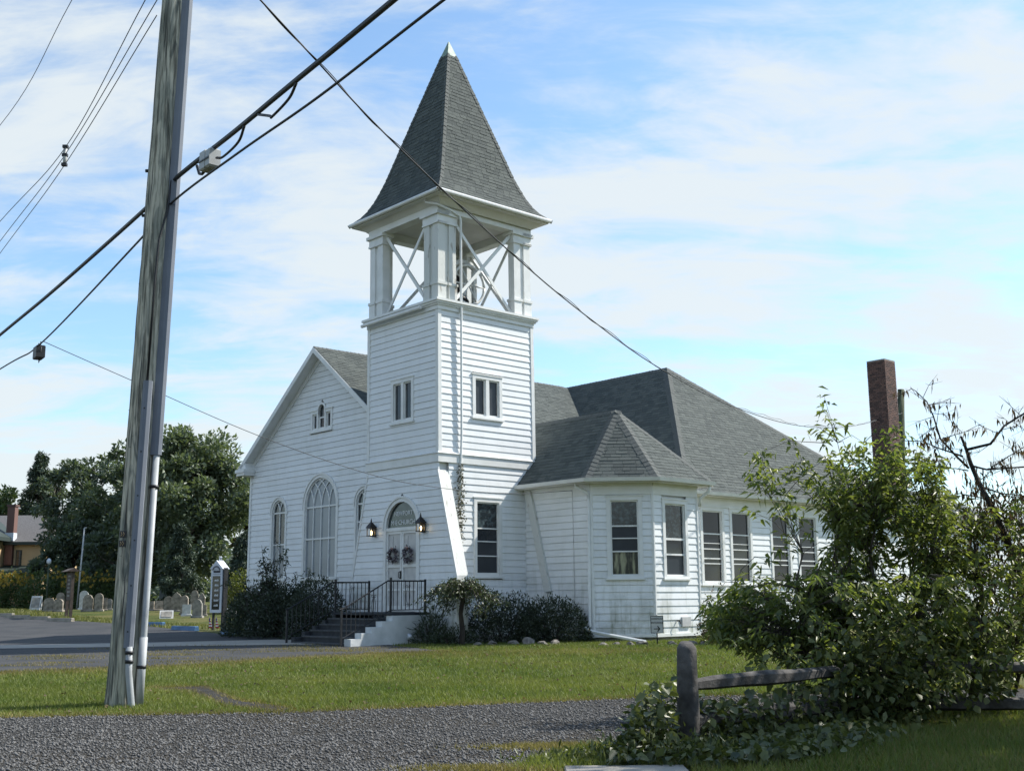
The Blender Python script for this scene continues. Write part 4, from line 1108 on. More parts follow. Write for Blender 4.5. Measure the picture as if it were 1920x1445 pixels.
# shingle courses that follow the curve
arc = [0.0]
for k in range(1, len(prof)-1): arc.append(arc[-1] + math.hypot(prof[k][0]-prof[k-1][0], prof[k][1]-prof[k-1][1]))
def at_arc(t): return float(np.interp(t, arc, pw[:-1])), float(np.interp(t, arc, pz[:-1]))
for f in range(4):
    b = MB(); rg = random.Random(40+f)
    ca_, sa_ = [(1, 0), (0, 1), (-1, 0), (0, -1)][f]
    def Q(a, w_, z_, h_, sl):   # a along the face, w_ half width at that height
        x, y = a, -(w_ + h_)
        return (cxs + x*ca_ - y*sa_, cus + x*sa_ + y*ca_, z_ + h_*sl)
    t = 0.0
    while t < arc[-1]-.05:
        (w0, z0), (w1, z1) = at_arc(t), at_arc(min(t+.135, arc[-1]))
        a = -w0 - rg.random()*.3
        while a < w0:
            wd = .30*rg.uniform(.6, 1.25); x0, x1 = max(a, -w0), min(a+wd-.008, w0); a += wd
            if x1-x0 < .015: continue
            y0, y1 = min(max(x0, -w1), w1), min(max(x1, -w1), w1); h0 = .010*rg.uniform(.7, 1.6); dz = rg.uniform(-.008, .004)
            b.add([Q(x0, w0, z0+dz, h0, .3), Q(x1, w0, z0+dz, h0, .3), Q(y1, w1, z1, .003, .3), Q(y0, w1, z1, .003, .3), Q(x0, w0, z0, -.005, 0), Q(x1, w0, z0, -.005, 0)],
                  [(0, 1, 2, 3), (4, 5, 1, 0)], rg.random())
        t += .135
    b.build('shingles', 'shingle', spire, xf=lean, kind='stuff')
for sx_, sy_ in ((-1, -1), (1, -1), (1, 1), (-1, 1)):
    b = MB()
    n0, n1 = Vector((0, sy_, .3)).normalized(), Vector((sx_, 0, .3)).normalized()
    for k in range(len(prof)-2):
        (w0, z0), (w1, z1) = prof[k], prof[k+1]
        cap_strip(b, (cxs+sx_*w0, cus+sy_*w0, z0), (cxs+sx_*w1, cus+sy_*w1, z1), n0, n1, .10, .02)
    b.build('hip_cap', 'hipcap', spire, xf=lean, kind='stuff')
b = MB()
w_, z_ = .20, 18.58
b.loft([[(cxs-w_, cus-w_, z_), (cxs+w_, cus-w_, z_), (cxs+w_, cus+w_, z_), (cxs-w_, cus+w_, z_)], [(cxs-.012, cus-.012, 19.15), (cxs+.012, cus-.012, 19.15), (cxs+.012, cus+.012, 19.15), (cxs-.012, cus+.012, 19.15)]])
b.build('spire_cap', 'copper', spire, xf=lean)

# --- brick chimney and the low annex behind the hall
cs, cu = 27.0, 1.5
cx_, cy_ = 16.5, 49.6
cs, cu = local_su(cx_, cy_)
b = MB(); hw = .44; b.box(cs-hw+.02, cs+hw-.02, cu-hw+.02, cu+hw-.02, 0, 11.60)
chim = b.build('chimney', 'mortar', church)
b = MB(); zz = 4.0; k = 0
while zz < 11.62:
    for f in range(4):
        nb = 4; L_ = 2*hw; st = 0 if k % 2 else -.5
        for j in range(6):
            a0, a1 = -hw + (j+st)*L_/nb, -hw + (j+st+1)*L_/nb - .012
            a0, a1 = max(a0, -hw), min(a1, hw)
            if a1-a0 < .03: continue
            o = random.uniform(0, .006)
            if f == 0: b.box(cs+a0, cs+a1, cu-hw-o, cu-hw+.03, zz, zz+.066)
            elif f == 1: b.box(cs+a0, cs+a1, cu+hw-.03, cu+hw+o, zz, zz+.066)
            elif f == 2: b.box(cs-hw-o, cs-hw+.03, cu+a0, cu+a1, zz, zz+.066)
            else: b.box(cs+hw-.03, cs+hw+o, cu+a0, cu+a1, zz, zz+.066)
    zz += .078; k += 1
b.build('bricks', 'brick', chim, kind='stuff')
part('chimney_cap', 'mortar', chim, lambda b: b.box(cs-hw-.0, cs+hw+.0, cu-hw, cu+hw, 11.60, 11.70))
b = MB(); b.box(21.6, 33, -.9, 6.5, .1, 4.2); anx = b.build('annex', 'siding', church)
clapboards(anx, Plane((0, -.98), (1, 0), (0, -1)), .42, 4.1, lambda z: 21.6, lambda z: 33.0, h=.23, joined=True)
ar = [(21.6, -1.3, 4.2), (33.3, -1.3, 4.2), (33.3, 2.8, 6.3), (21.6, 2.8, 6.3)]; ar2 = [(21.6, 6.9, 4.2), (33.3, 6.9, 4.2), (33.3, 2.8, 6.3), (21.6, 2.8, 6.3)]
r_ = roof_core([ar, ar2], 'annex_roof'); shingles(ar, 'shingles', parent=r_, seed=30, row=.2, tab=.4)
# ------------------------------------------------------------------ entrance steps (stucco cheek walls, dark treads)
rzc = math.pi/2 - TH
steps = thing('entrance_steps', 'dark entrance steps with white stucco side walls below the church doors', 'steps', C0, rzc)
LZ, gz0 = 1.075, .27
for k in range(5):
    s0, s1 = -1.33 - .27*(k+1), -1.33 - .27*k
    top = LZ - .155*(k+1)
    b = MB(); b.bevbox(s0, s1+.02 if k else s1, .55, 3.0, gz0-.1, top, .008); b.build('step', 'step', steps)
    b = MB(); b.box(s0-.022, s0+.05, .56, 2.99, top-.035, top+.006); b.build('nosing', 'nosing', steps)
b = MB(); b.bevbox(-1.38, -.06, .29, 3.14, LZ-.07, LZ, .01); b.build('landing', 'step', steps)
for u0, u1 in ((.25, .55), (3.0, 3.18)):
    pr = [(-.04, gz0-.1), (-.04, LZ-.075), (-1.34, LZ-.075)]
    for k in range(4):
        x = -1.34 - .33*k; pr += [(x, LZ-.075-.145*(k+1)), (x-.33, LZ-.075-.145*(k+1))]
    pr += [(-2.66, gz0-.1)]
    b = MB(); b.prism([(x, u0, z) for x, z in pr], [(x, u1, z) for x, z in pr]); b.build('side_wall', 'stucco' if u0 < 1 else 'step', steps)

# iron railings
def railing(u, label):
    t = thing('iron_railing', label, 'railing', C0, rzc, 'iron railings of the entrance steps')
    zb, ztp = LZ+.07, LZ+.84
    x1, x2 = -1.30, -2.86
    drop = .72
    b = MB(); b.tube([(-.12, u, ztp), (x1-.1, u, ztp), (x2+.06, u, ztp-drop), (x2-.06, u, ztp-drop-.02)], .022, 6); b.build('handrail', 'iron', t)
    b = MB(); b.tube([(-.12, u, zb), (x1, u, zb), (x2, u, zb-drop)], .014, 6); b.build('bottom_rail', 'iron', t)
    for x, z0, z1 in ((-.14, LZ-.0, ztp+.05), (x1, LZ-.0, ztp+.09), (x2, .27, ztp-drop+.0)):
        b = MB(); b.box(x-.024, x+.024, u-.024, u+.024, z0, z1); b.build('post', 'iron', t)
    xs_ = list(np.arange(-.27, x1+.06, -.135)) + list(np.arange(x1-.14, x2+.06, -.14))
    for x in xs_:
        k = 0 if x > x1-.1 else drop*(x1-.1-x)/(x1-.1-x2)
        k2 = 0 if x > x1 else drop*(x1-x)/(x1-x2)
        b = MB(); b.box(x-.008, x+.008, u-.008, u+.008, zb-k2, ztp-k); b.build('baluster', 'iron', t)
    for xc in (-.72, -1.85):
        k = 0 if xc > x1 else drop*(x1-xc)/(x1-x2)
        zc_ = (zb+ztp)/2 - k; b = MB()
        for sg in (-1, 1):
            b.tube([(xc+sg*(.015+.055*math.sin(math.pi*j/12)*(1-.3*j/12)), u, zc_-.25+.04*j) for j in range(13)], .007, 5)
            b.tube([(xc+sg*(.045+.03*math.cos(j)), u, zc_+.24+.03*math.sin(j)) for j in np.arange(0, 5.5, .6)], .007, 5)
            b.tube([(xc+sg*(.045+.03*math.cos(j)), u, zc_-.27+.03*math.sin(j)) for j in np.arange(0, 5.5, .6)], .007, 5)
        b.build('scroll', 'iron', t, kind='stuff')
    return t
railing(.40, 'black iron railing on the stucco side wall beside the small weeping tree')
railing(3.09, 'black iron railing half hidden by the dark shrubs beside the steps')

# wall lanterns
def lantern(u, z, label):
    p = W(-.16, u, z)
    t = thing('wall_lantern', label, 'lantern', p, rzc, 'wall lanterns beside the church doors')
    b = MB(); b.box(.08, .125, -.06, .06, -.16, .14); b.build('backplate', 'bronze', t)
    b = MB(); b.tube([(.09, 0, -.02), (.03, 0, -.1), (0, 0, -.13)], .014, 6); b.build('arm', 'bronze', t)
    b = MB(); h = .085
    for x in (-h, h):
        for y in (-h, h): b.box(x-.01, x+.01, y-.01, y+.01, -.12, .09)
    b.box(-h-.015, h+.015, -h-.015, h+.015, -.145, -.12); b.box(-h-.015, h+.015, -h-.015, h+.015, .085, .1)
    b.build('cage', 'bronze', t)
    def ring(r, z): return [(-r, -r, z), (r, -r, z), (r, r, z), (-r, r, z)]
    b = MB(); b.loft([ring(.125, .1), ring(.07, .2), ring(.02, .27), ring(.006, .38)]); b.build('lantern_roof', 'bronze', t)
    b = MB(); b.tube([(0, 0, -.11), (0, 0, -.07), (0, 0, -.02), (0, 0, .02)], [.018, .03, .034, .012], 8); b.build('bulb', 'bulb', t, True)
    return t
lantern(3.0, 3.40, 'dark lantern with a lit bulb between the doors and the arched windows')
lantern(.60, 3.42, 'dark lantern with a lit bulb between the doors and the slanted buttress')
# wreaths with bows
def wreath(u, label):
    t = thing('door_wreath', label, 'wreath', W(-.05, u, 2.66), rzc, 'wreaths hanging on the church doors')
    n = 260; a = rng.random(n)*6.283; r_ = .17 + rng.normal(size=n)*.03
    P = np.stack([-.02+rng.normal(size=n)*.02, np.cos(a)*r_, np.sin(a)*r_], -1)
    leaves('greenery', P, rng.normal(size=(n, 3)), .075, .045, 'wreath', t, kind='stuff')
    b = MB(); b.tube([(-.03, .0, .17), (-.05, .07, .23), (-.04, .02, .19), (-.05, -.07, .23), (-.03, 0, .17)], .018, 5); b.build('bow', 'ribbon', t)
    b = MB(); b.tube([(-.01, 0, .17), (0, .0, .55)], .005, 4); b.build('hanger', 'wire', t)
wreath(1.32, 'round wreath with a pink bow on the door beside the buttress lantern')
wreath(2.03, 'round wreath with a pink bow on the door with the handle')
# spotlight at the foot of the stucco wall
t = thing('spotlight', 'small white garden spotlight at the foot of the stucco side wall', 'spotlight', W(-.95, .05, .25), rzc)
b = MB(); b.tube([(0, 0, -.05), (0, 0, .14)], .012, 6); b.build('stake', 'iron', t)
b = MB(); b.tube([(0, .03, .12), (0, -.02, .18), (.0, -.06, .24)], [.03, .05, .07], 10); b.build('lamp_head', 'sign_white', t, True)

# handicap entrance sign
p = (3.66, 29.6); sg = thing('handicap_sign', 'small grey sign on a stake pointing to the handicap entrance', 'sign', (p[0], p[1], zt(p[1])), R(4))
b = MB(); b.box(-.014, .014, 0, .02, -.1, .75); b.build('stake', 'iron', sg)
b = MB(); b.box(-.165, .165, -.012, .0, .30, .74); b.build('plate', 'sign_face', sg)
b = MB()
for q in ((-.165, .165, .725, .74), (-.165, .165, .30, .315), (-.165, -.15, .315, .725), (.15, .165, .315, .725)): b.box(q[0], q[1], -.016, -.0125, q[2], q[3])
b.build('plate_border', 'black_letter', sg)
text_obj('lettering', 'HANDICAP', .062, 'black_letter', sg, (0, -.016, .645), (1, 0, 0), (0, 0, 1), .002)
text_obj('lettering', 'ENTRANCE', .060, 'black_letter', sg, (0, -.016, .545), (1, 0, 0), (0, 0, 1), .002)
b = MB(); b.box(-.08, .05, -.018, -.013, .40, .42)
b.add([(.045, -.018, .41), (.0, -.018, .475), (.02, -.018, .485), (.085, -.018, .41), (.02, -.018, .335), (.0, -.018, .345)], [(0, 1, 2, 3), (0, 3, 4, 5)])
b.build('arrow', 'black_letter', sg)

# downspout extensions lying at the wing's foot
q0, q1 = W(3.0, -2.95, .52), W(3.55, -4.35, .27)
b = MB(); b.tube([W(2.95, -2.72, .62), q0, q1], .05, 6)
tag(b.build('downspout_extension', 'gutter'), 'white downspout extension lying on the ground below the canted wing', 'pipe')
# edging rocks
spots = [(960, 1.0), (985, 1.6), (1010, .9), (1035, 1.0), (1120, .8), (1145, .7), (1168, .9), (1190, 1.0), (1245, .9), (1262, .7), (1280, 1.0), (1300, .8), (1345, 1.0), (1365, .8), (895, .8), (920, 1.0)]
base_rock = None
for k, (px, sc) in enumerate(spots):
    Yk = 30.2 if px < 1060 else (29.7 if px < 1320 else 30.5)
    x = (px-960)/2122*Yk/.985
    b = MB(); rg = random.Random(k)
    rings = []
    for j, (zz, rr) in enumerate(((-.04, .8), (.02, 1.0), (.07, .8), (.10, .4))):
        rings.append([(.17*sc*rr*math.cos(a)*rg.uniform(.6, 1.3), .12*sc*rr*math.sin(a)*rg.uniform(.6, 1.3), zz*sc*rg.uniform(.8, 1.25)) for a in np.arange(0, 6.28, .785)])
    b.loft(rings); o = b.build('edging_rock', 'rock')
    o.location = (x, Yk+rg.uniform(-.15, .15), zt(Yk)); o.rotation_euler = (0, 0, rg.uniform(0, 3))
    where = 'under the rounded shrubs by the tower' if px < 1060 else ('below the canted wing' if px < 1320 else 'below the hall windows')
    tag(o, 'pale edging rock lying ' + where, 'rock', 'edging rocks along the church')

# ------------------------------------------------------------------ church notice board
sb = thing('notice_board', 'tall white church notice board with dark letter panel on black posts', 'notice board', (-11.1, 43.3, zt(43.3)), R(-33))
for x in (-.24, .24):
    b = MB(); b.box(x-.035, x+.035, -.035, .035, -.2, .75); b.build('post', 'iron', sb)
b = MB(); b.box(.305, .36, -.10, .10, -.1, 2.28); b.build('side_post', 'iron', sb)
b = MB(); b.bevbox(-.30, .30, -.14, .14, .62, 2.26, .01); b.build('cabinet', 'sign_white', sb)
b = MB(); b.prism([(-.36, -.17, 2.24), (.36, -.17, 2.24), (0, -.17, 2.56)], [(-.36, .17, 2.24), (.36, .17, 2.24), (0, .17, 2.56)]); b.build('gable_roof', 'sign_white', sb)
b = MB(); b.box(-.20, .20, -.152, -.142, .74, 1.98); b.build('letter_panel', 'glass_dark', sb)
rg = random.Random(5)
b = MB()
for k in range(6):
    z = 1.86 - k*.185; wd = rg.uniform(.10, .16); x = -wd*.6
    while x < wd:
        w_ = rg.uniform(.018, .03); b.box(x, x+w_, -.158, -.153, z-.075, z-.075+rg.choice((.06, .075))); x += w_+.012
b.build('panel_lettering', 'white_letter', sb, kind='stuff')
b = MB()
for k in range(9):
    a = math.pi*(.86-.72*k/8); b.box(.20*math.cos(a)-.016, .20*math.cos(a)+.016, -.176, -.171, 2.16+.17*math.sin(a)-.04, 2.16+.17*math.sin(a)+.035)
x = -.17
while x < .17: w_ = rg.uniform(.022, .036); b.box(x, x+w_, -.148, -.141, 2.10, 2.18); x += w_+.012
b.box(-.2, .24, -.15, -.141, 2.045, 2.055)
b.build('header_lettering', 'black_letter', sb, kind='stuff')
for x in (-.02, .06):
    b = MB(); b.tube([(x, 0, 2.55), (x, 0, 2.62), (x+.03, 0, 2.66), (x, 0, 2.70), (x-.03, 0, 2.66)], .02, 6); b.build('finial', 'sign_white', sb)
# small flags on sticks below it
for k, (x, y) in enumerate(((-11.27, 42.75), (-10.98, 42.6))):
    f = thing('small_flag', ('small striped flag on a stick at the notice board, on the side of the shrubs' if k else 'small striped flag on a stick at the notice board, on the cemetery side'), 'flag', (x, y, zt(y)), R(-20), 'small flags below the notice board')
    b = MB(); b.tube([(0, 0, -.05), (0, 0, .52)], .006, 5); b.build('stick', 'pvc', f)
    for j in range(7):
        b = MB(); w0, w1 = .02+.012*j, .035+.012*j
        b.hexa([(0-.01, -.004, .44-.05*(j+1)), (.05+.018*j, -.02, .44-.05*(j+1)), (.05+.018*j, -.016, .44-.05*(j+1)), (-.01, 0, .44-.05*(j+1)), (-.01, -.004, .44-.05*j), (.035+.018*j, -.02, .44-.05*j), (.035+.018*j, -.016, .44-.05*j), (-.01, 0, .44-.05*j)])
        b.build('stripe', 'flag_white' if j % 2 else 'flag_red', f)
    b = MB(); b.box(-.008, .045, -.024, -.006, .34, .44); b.build('canton', 'flag_blue', f)
# dark wooden sign at the cemetery
ds = thing('cemetery_sign', 'dark brown roofed wooden sign standing at the cemetery edge', 'sign', (-22.0, 57.0, zt(57)), R(-58))
for x in (-.5, .5):
    b = MB(); b.box(x-.07, x+.07, -.07, .07, -.2, 2.3); b.build('post', 'board_wood', ds)
b = MB(); b.box(-.43, .43, -.06, .0, .85, 2.2); b.build('board', 'board_wood', ds)
for k in range(6):
    b = MB(); b.box(-.28, .28, -.075, -.062, 1.98-k*.19, 2.07-k*.19); b.build('letter_row', 'stone_grey', ds)
b = MB(); b.prism([(-.75, -.35, 2.25), (-.75, .35, 2.25), (-.75, 0, 2.42)], [(.75, -.35, 2.25), (.75, .35, 2.25), (.75, 0, 2.42)]); b.build('sign_roof', 'board_wood', ds)

# ------------------------------------------------------------------ wheel stops
def wheel_stop(x, y, rz, m, label, group):
    b = MB()
    pr = [(-.11, 0), (-.08, .16), (.08, .16), (.11, 0)]
    b.loft([[(-.9, q[0], q[1]) for q in pr], [(-.86, q[0], q[1]) for q in pr], [(.86, q[0], q[1]) for q in pr], [(.9, q[0]*.9, q[1]*.9) for q in pr]])
    o = b.build('wheel_stop', m); o.location = (x, y, zt(y)-.005); o.rotation_euler = (0, 0, rz)
    tag(o, label, 'wheel stop', group)
ea = math.atan2(-24.5, 18.8)
for k, (x, y) in enumerate(((-26.1, 59.6), (-24.6, 57.9), (-22.9, 56.2), (-21.0, 54.2))):
    wheel_stop(x, y-.7, ea+R(20), 'conc_stop', ('bare concrete wheel stop farthest from the church', 'bare concrete wheel stop, third from the dark wooden sign towards the flowers', 'bare concrete wheel stop just before the dark wooden sign', 'bare concrete wheel stop between the wooden sign and the utility pole')[k], 'bare concrete wheel stops')
for k, (x, y, a, l) in enumerate(((-15.2, 48.4, .25, 'blue painted wheel stop farthest from the church steps'), (-12.2, 42.9, .1, 'blue painted wheel stop beside the notice board on its cemetery side'), (-9.35, 38.3, -.1, 'blue painted wheel stop nearest the church steps'))):
    wheel_stop(x, y, ea+a, 'blue_stop', l, 'blue painted wheel stops')

# ------------------------------------------------------------------ gravestones
def cam_ray(px, py):
    r = _F + _R2*((px-960)/2122.0) - _U2*((py-722.5)/2122.0)
    return r
def on_ground(px, py):
    r = cam_ray(px, py); prev = 3.0
    for Y in np.arange(3, 160, .1):
        z = CAM_H + r.z*Y/r.y
        if z < zt(Y): return r.x*Y/r.y, Y
    return r.x*90/r.y, 90.0
def stone(x, y, w, h, style, m, label, group, tilt=0.0, rz=0.0):
    d = min(.16, w*.25) if style != 'slant' else .3
    b = MB()
    if style in ('arch', 'round', 'gothic', 'flat', 'shoulder'):
        hw = w/2
        if style == 'flat': pr = [(-hw, 0), (-hw, h*.97), (-hw*.9, h), (hw*.9, h), (hw, h*.97), (hw, 0)]
        elif style == 'gothic': pr = [(-hw, 0), (-hw, h*.74), (-hw*.55, h*.9), (0, h), (hw*.55, h*.9), (hw, h*.74), (hw, 0)]
        elif style == 'shoulder': pr = [(-hw, 0), (-hw, h*.78), (-hw*.8, h*.8)] + [(-hw*.8*math.cos(t), h*.8+h*.2*math.sin(t)) for t in np.arange(.2, 3.0, .25)] + [(hw*.8, h*.8), (hw, h*.78), (hw, 0)]
        else:
            k = .28 if style == 'arch' else .5
            pr = [(-hw, 0)] + [(-hw*math.cos(t), h-h*k*(1-math.sin(t))*min(1, hw/(h*k))) for t in np.arange(0, 3.15, .3)] + [(hw, 0)]
        b.prism([(a, -d/2, z) for a, z in pr], [(a, d/2, z) for a, z in pr])
    elif style == 'slant':
        b.prism([(-w/2, -.30, 0), (-w/2, .12, 0), (-w/2, .12, h), (-w/2, .0, h)], [(w/2, -.30, 0), (w/2, .12, 0), (w/2, .12, h), (w/2, .0, h)])
    base = thing('gravestone', label, 'gravestone', (x, y, zt(y)-.02), rz, group)
    o = b.build('headstone', m, base); o.rotation_euler = (tilt, 0, 0)
    if style != 'slant':
        b = MB(); b.bevbox(-w*.62, w*.62, -d*.95, d*.95, -.15, .10, .02); b.build('plinth', m if m != 'stone_dark' else 'stone_grey', base)
    else:
        b = MB(); b.add([(-w*.4, -.262, h*.16), (w*.4, -.262, h*.16), (w*.4, -.03, h*.88), (-w*.4, -.03, h*.88)], [(0, 1, 2, 3)])
        b.build('inscription_panel', 'stone_grey', base)
        o2 = base.children[-1]; o2.location = (0, -.012, .012)
    return base
GS = [  # px left, px right, py top, py base, style, material, label
 (59, 77, 1114, 1139, 'slant', 'stone_white', 'white slant topped gravestone in front of the yellow flowers'),
 (82, 100, 1121, 1146, 'arch', 'stone_tan', 'low tan gravestone of a pair beside the dark wooden sign'),
 (100, 118, 1123, 1146, 'arch', 'stone_tan', 'low tan gravestone of a pair beside the dark wooden sign'),
 (105, 119, 1109, 1140, 'arch', 'stone_tan', 'taller tan gravestone behind the low pair by the wooden sign'),
 (149, 164, 1104, 1138, 'round', 'stone_white', 'pale round topped gravestone against the yellow flowers'),
 (155, 173, 1115, 1145, 'shoulder', 'stone_tan', 'leaning brown gravestone between the wooden sign and the utility pole'),
 (177, 192, 1113, 1145, 'arch', 'stone_tan', 'tall tan gravestone next to the utility pole'),
 (191, 198, 1121, 1144, 'flat', 'stone_tan', 'narrow flat topped gravestone right beside the utility pole'),
 (199, 209, 1122, 1143, 'arch', 'stone_grey', 'grey gravestone partly hidden by the utility pole'),
 (279, 289, 1127, 1144, 'flat', 'stone_tan', 'small flat topped gravestone just past the utility pole'),
 (291, 305, 1126, 1144, 'flat', 'stone_tan', 'squat broken topped gravestone below the dark evergreen'),
 (298, 311, 1101, 1137, 'flat', 'stone_dark', 'tall dark green granite gravestone below the evergreen'),
 (307, 322, 1118, 1146, 'arch', 'stone_tan', 'upright tan gravestone behind the white slanted stone'),
 (321, 339, 1111, 1146, 'gothic', 'stone_tan', 'pointed shoulder gravestone, the widest of the brown ones'),
 (338, 353, 1117, 1152, 'arch', 'stone_tan', 'tan gravestone behind the white tablet on a dark base'),
 (342, 355, 1110, 1138, 'arch', 'stone_tan', 'brown gravestone in the back row before the evergreen'),
 (357, 371, 1107, 1142, 'shoulder', 'stone_tan', 'tallest gravestone of the back row near the notice board'),
 (371, 383, 1112, 1148, 'gothic', 'stone_tan', 'slim pointed gravestone against the notice board'),
 (361, 379, 1124, 1157, 'shoulder', 'stone_grey', 'large pale gravestone with rounded head beside the notice board'),
 (378, 385, 1134, 1154, 'flat', 'stone_tan', 'stub of a gravestone against the notice board cabinet'),
 (342, 357, 1133, 1154, 'flat', 'stone_white', 'white tablet gravestone on a dark base'),
 (300, 324, 1144, 1158, 'slant', 'stone_white', 'low white slanted gravestone lying in the grass'),
 (421, 433, 1116, 1146, 'gothic', 'stone_grey', 'grey gravestone with a knob top past the notice board'),
 (433, 445, 1119, 1145, 'flat', 'stone_white', 'white square gravestone past the notice board'),
 (420, 442, 1140, 1156, 'slant', 'stone_white', 'slanted gravestone with a dark panel past the notice board'),
]
for k, (l, r_, t_, b_, st, m, lab) in enumerate(GS):
    x, y = on_ground((l+r_)/2, b_ - (0 if b_ > 1143 else 0))
    y = min(y, 66.0); ry = cam_ray((l+r_)/2, b_); x = ry.x*y/ry.y
    sc = y/2122*1.0/.985
    stone(x, y, max(.3, (r_-l)*sc), max(.35, (b_-t_)*sc), st, m, lab, 'gravestones in the cemetery', R(random.uniform(-3, 3)), R(random.uniform(-12, 25)))

# ------------------------------------------------------------------ utility pole
PX, PY = -5.405, 16.1
pole = thing('utility_pole', 'weathered wooden utility pole carrying grey cable guards', 'utility pole', (PX, PY, zt(PY)))
def pc(z): return Vector((.022*z, 0, z))
def pr_(z): return .213 - .0028*z
b = MB(); rings = []
for z in (-.3, 0, .3, 1, 2, 4, 6, 8, 10, 12.5):
    rr = pr_(max(z, 0)) + (.02 if z <= 0 else (.008 if z < .5 else 0))
    rings.append([pc(z) + Vector((rr*math.cos(a)*(1+.02*math.sin(3*a)), rr*math.sin(a)*(1+.02*math.sin(2*a+1)), 0)) for a in np.arange(0, 6.2832-.01, 6.2832/28)])
b.loft(rings); b.build('shaft', 'wood_pole', pole, True)
def along(ang, off, z): return pc(z) + Vector((math.cos(ang)*(pr_(z)+off), math.sin(ang)*(pr_(z)+off), 0))
def guard(ang, z0, z1, w, d, name):
    b = MB(); rings = []
    t = Vector((-math.sin(ang), math.cos(ang), 0)); n = Vector((math.cos(ang), math.sin(ang), 0))
    for z in (z0, z1):
        c_ = along(ang, -.03, z)
        rings.append([c_ + t*a*w + n*o for a, o in ((-.5, 0), (-.5, d*.6), (-.38, d*.95), (0, d*1.12), (.38, d*.95), (.5, d*.6), (.5, 0))])
    b.loft(rings); return b.build(name, 'guard', pole)
g1 = guard(R(-63), .78, 4.50, .13, .10, 'cable_guard')
for z in np.arange(1.0, 4.4, .62):
    b = MB(); c_ = along(R(-70), .065, z); b.tube([c_, c_+Vector((.004, -.012, 0))], .012, 6); b.build('screw', 'iron', pole)
g2 = guard(R(-12), 3.45, 12.4, .13, .14, 'cable_guard')
b = MB(); b.tube([along(R(-62), .045, .80), along(R(-58), .05, .45), along(R(-46), .09, .0), along(R(-44), .1, -.2)], .047, 10); b.build('conduit', 'pvc', pole, True)
b = MB(); b.tube([along(R(-16), .06, -.2), along(R(-16), .06, .9), along(R(-14), .055, 3.46)], .047, 12); b.build('conduit', 'pvc', pole, True)
b = MB(); b.tube([along(R(-16), .06, .0), along(R(-16), .06, .92)], .058, 12); b.build('conduit_sleeve', 'pvc', pole, True)
for ang, off, z in ((R(-61), .048, .72), (R(-59), .05, .60), (R(-16), .06, .52), (R(-14), .055, 3.0)):
    b = MB(); c_ = along(ang, off, z); b.tube([c_-Vector((0, 0, .022)), c_+Vector((0, 0, .022))], .064 if ang > R(-20) else .056, 12); b.build('strap', 'iron', pole, True)
# ground lead that runs down the face of the pole
b = MB(); b.tube([along(R(-25), .02, 7.6), along(R(-35), .012, 7.1), along(R(-62), .012, 6.6), along(R(-66), .012, 6.0), along(R(-66), .012, 4.4)], .017, 6); b.build('ground_lead', 'cable', pole, True)
for z in (2.33, 2.20):
    b = MB(); c_ = along(R(-118), .004, z); tt = Vector((math.cos(R(-28)), math.sin(R(-28)), 0))
    b.hexa([c_-tt*.06+Vector((0, 0, -.045)), c_+tt*.06+Vector((0, 0, -.045)), c_+tt*.06+Vector((0, .02, -.045)), c_-tt*.06+Vector((0, .02, -.045)), c_-tt*.06+Vector((0, 0, .045)), c_+tt*.06+Vector((0, 0, .045)), c_+tt*.06+Vector((0, .02, .045)), c_-tt*.06+Vector((0, .02, .045))])
    pt = b.build('number_plate', 'black_letter', pole)
    b = MB()
    for j in (-.03, .012):
        q = c_ + tt*j + Vector((math.cos(R(-118)), math.sin(R(-118)), 0))*.006
        b.tube([q+Vector((0, 0, -.028)), q+tt*.022+Vector((0, 0, .0)), q+Vector((0, 0, .028))], .005, 4)
    b.build('digits', 'house_wall', pt, kind='stuff')
rg = random.Random(9)
for k in range(16):        # drying cracks down the shaft
    a0 = R(rg.uniform(-175, -70)); z0 = rg.uniform(.2, 9); L_ = rg.uniform(.4, 1.8); b = MB()
    b.tube([along(a0+rg.gauss(0, .02), -.002, z0+L_*j/6) for j in range(7)], [.001, .004, .006, .007, .006, .004, .001], 4); b.build('crack', 'black_letter', pole)
for k in range(10):
    b = MB(); c_ = along(R(rg.uniform(-150, -75)), .0, rg.uniform(1.2, 6)); b.tube([c_+Vector((-.012, -.008, 0)), c_+Vector((.012, -.008, rg.uniform(-.01, .01)))], .003, 4); b.build('staple', 'wire', pole)
for z in (7.05, 7.75):
    b = MB(); b.tube([along(R(180), -.05, z), along(R(180), .05, z)], .025, 6); b.build('bolt', 'iron', pole)

# ------------------------------------------------------------------ cables and wires
def wire(name, pts, r, m, label, cat='cable', n=6, sub=10, group=None, r_list=None):
    """smooth curve through real points (Catmull-Rom)"""
    p = [Vector(q) for q in pts]; p = [p[0]*2-p[1]] + p + [p[-1]*2-p[-2]]; out = []
    for i in range(1, len(p)-2):
        for k in range(sub):
            t = k/sub; a, b_, c_, d = p[i-1], p[i], p[i+1], p[i+2]
            out.append(.5*((2*b_) + (-a+c_)*t + (2*a-5*b_+4*c_-d)*t*t + (-a+3*b_-3*c_+d)*t**3))
    out.append(p[-2])
    b = MB(); b.tube(out, r, n); o = b.build(name, m, smooth=True)
    return tag(o, label, cat, group)
poz = 7.66
main = [(-20.0, 36.9, 7.62), (-12.02, 25.91, 7.60), (-9.26, 22.12, 7.60), (-6.02, 17.53, 7.60), (-4.97, 15.96, 7.60), (-3.69, 14.27, 7.60), (-2.72, 12.95, 7.60), (-1.20, 10.90, 7.60), (1.6, 7.1, 7.62), (5.2, 2.2, 7.66)]
wire('cable_bundle', main, .030, 'cable', 'thick upper black cable bundle running past the utility pole', n=8)
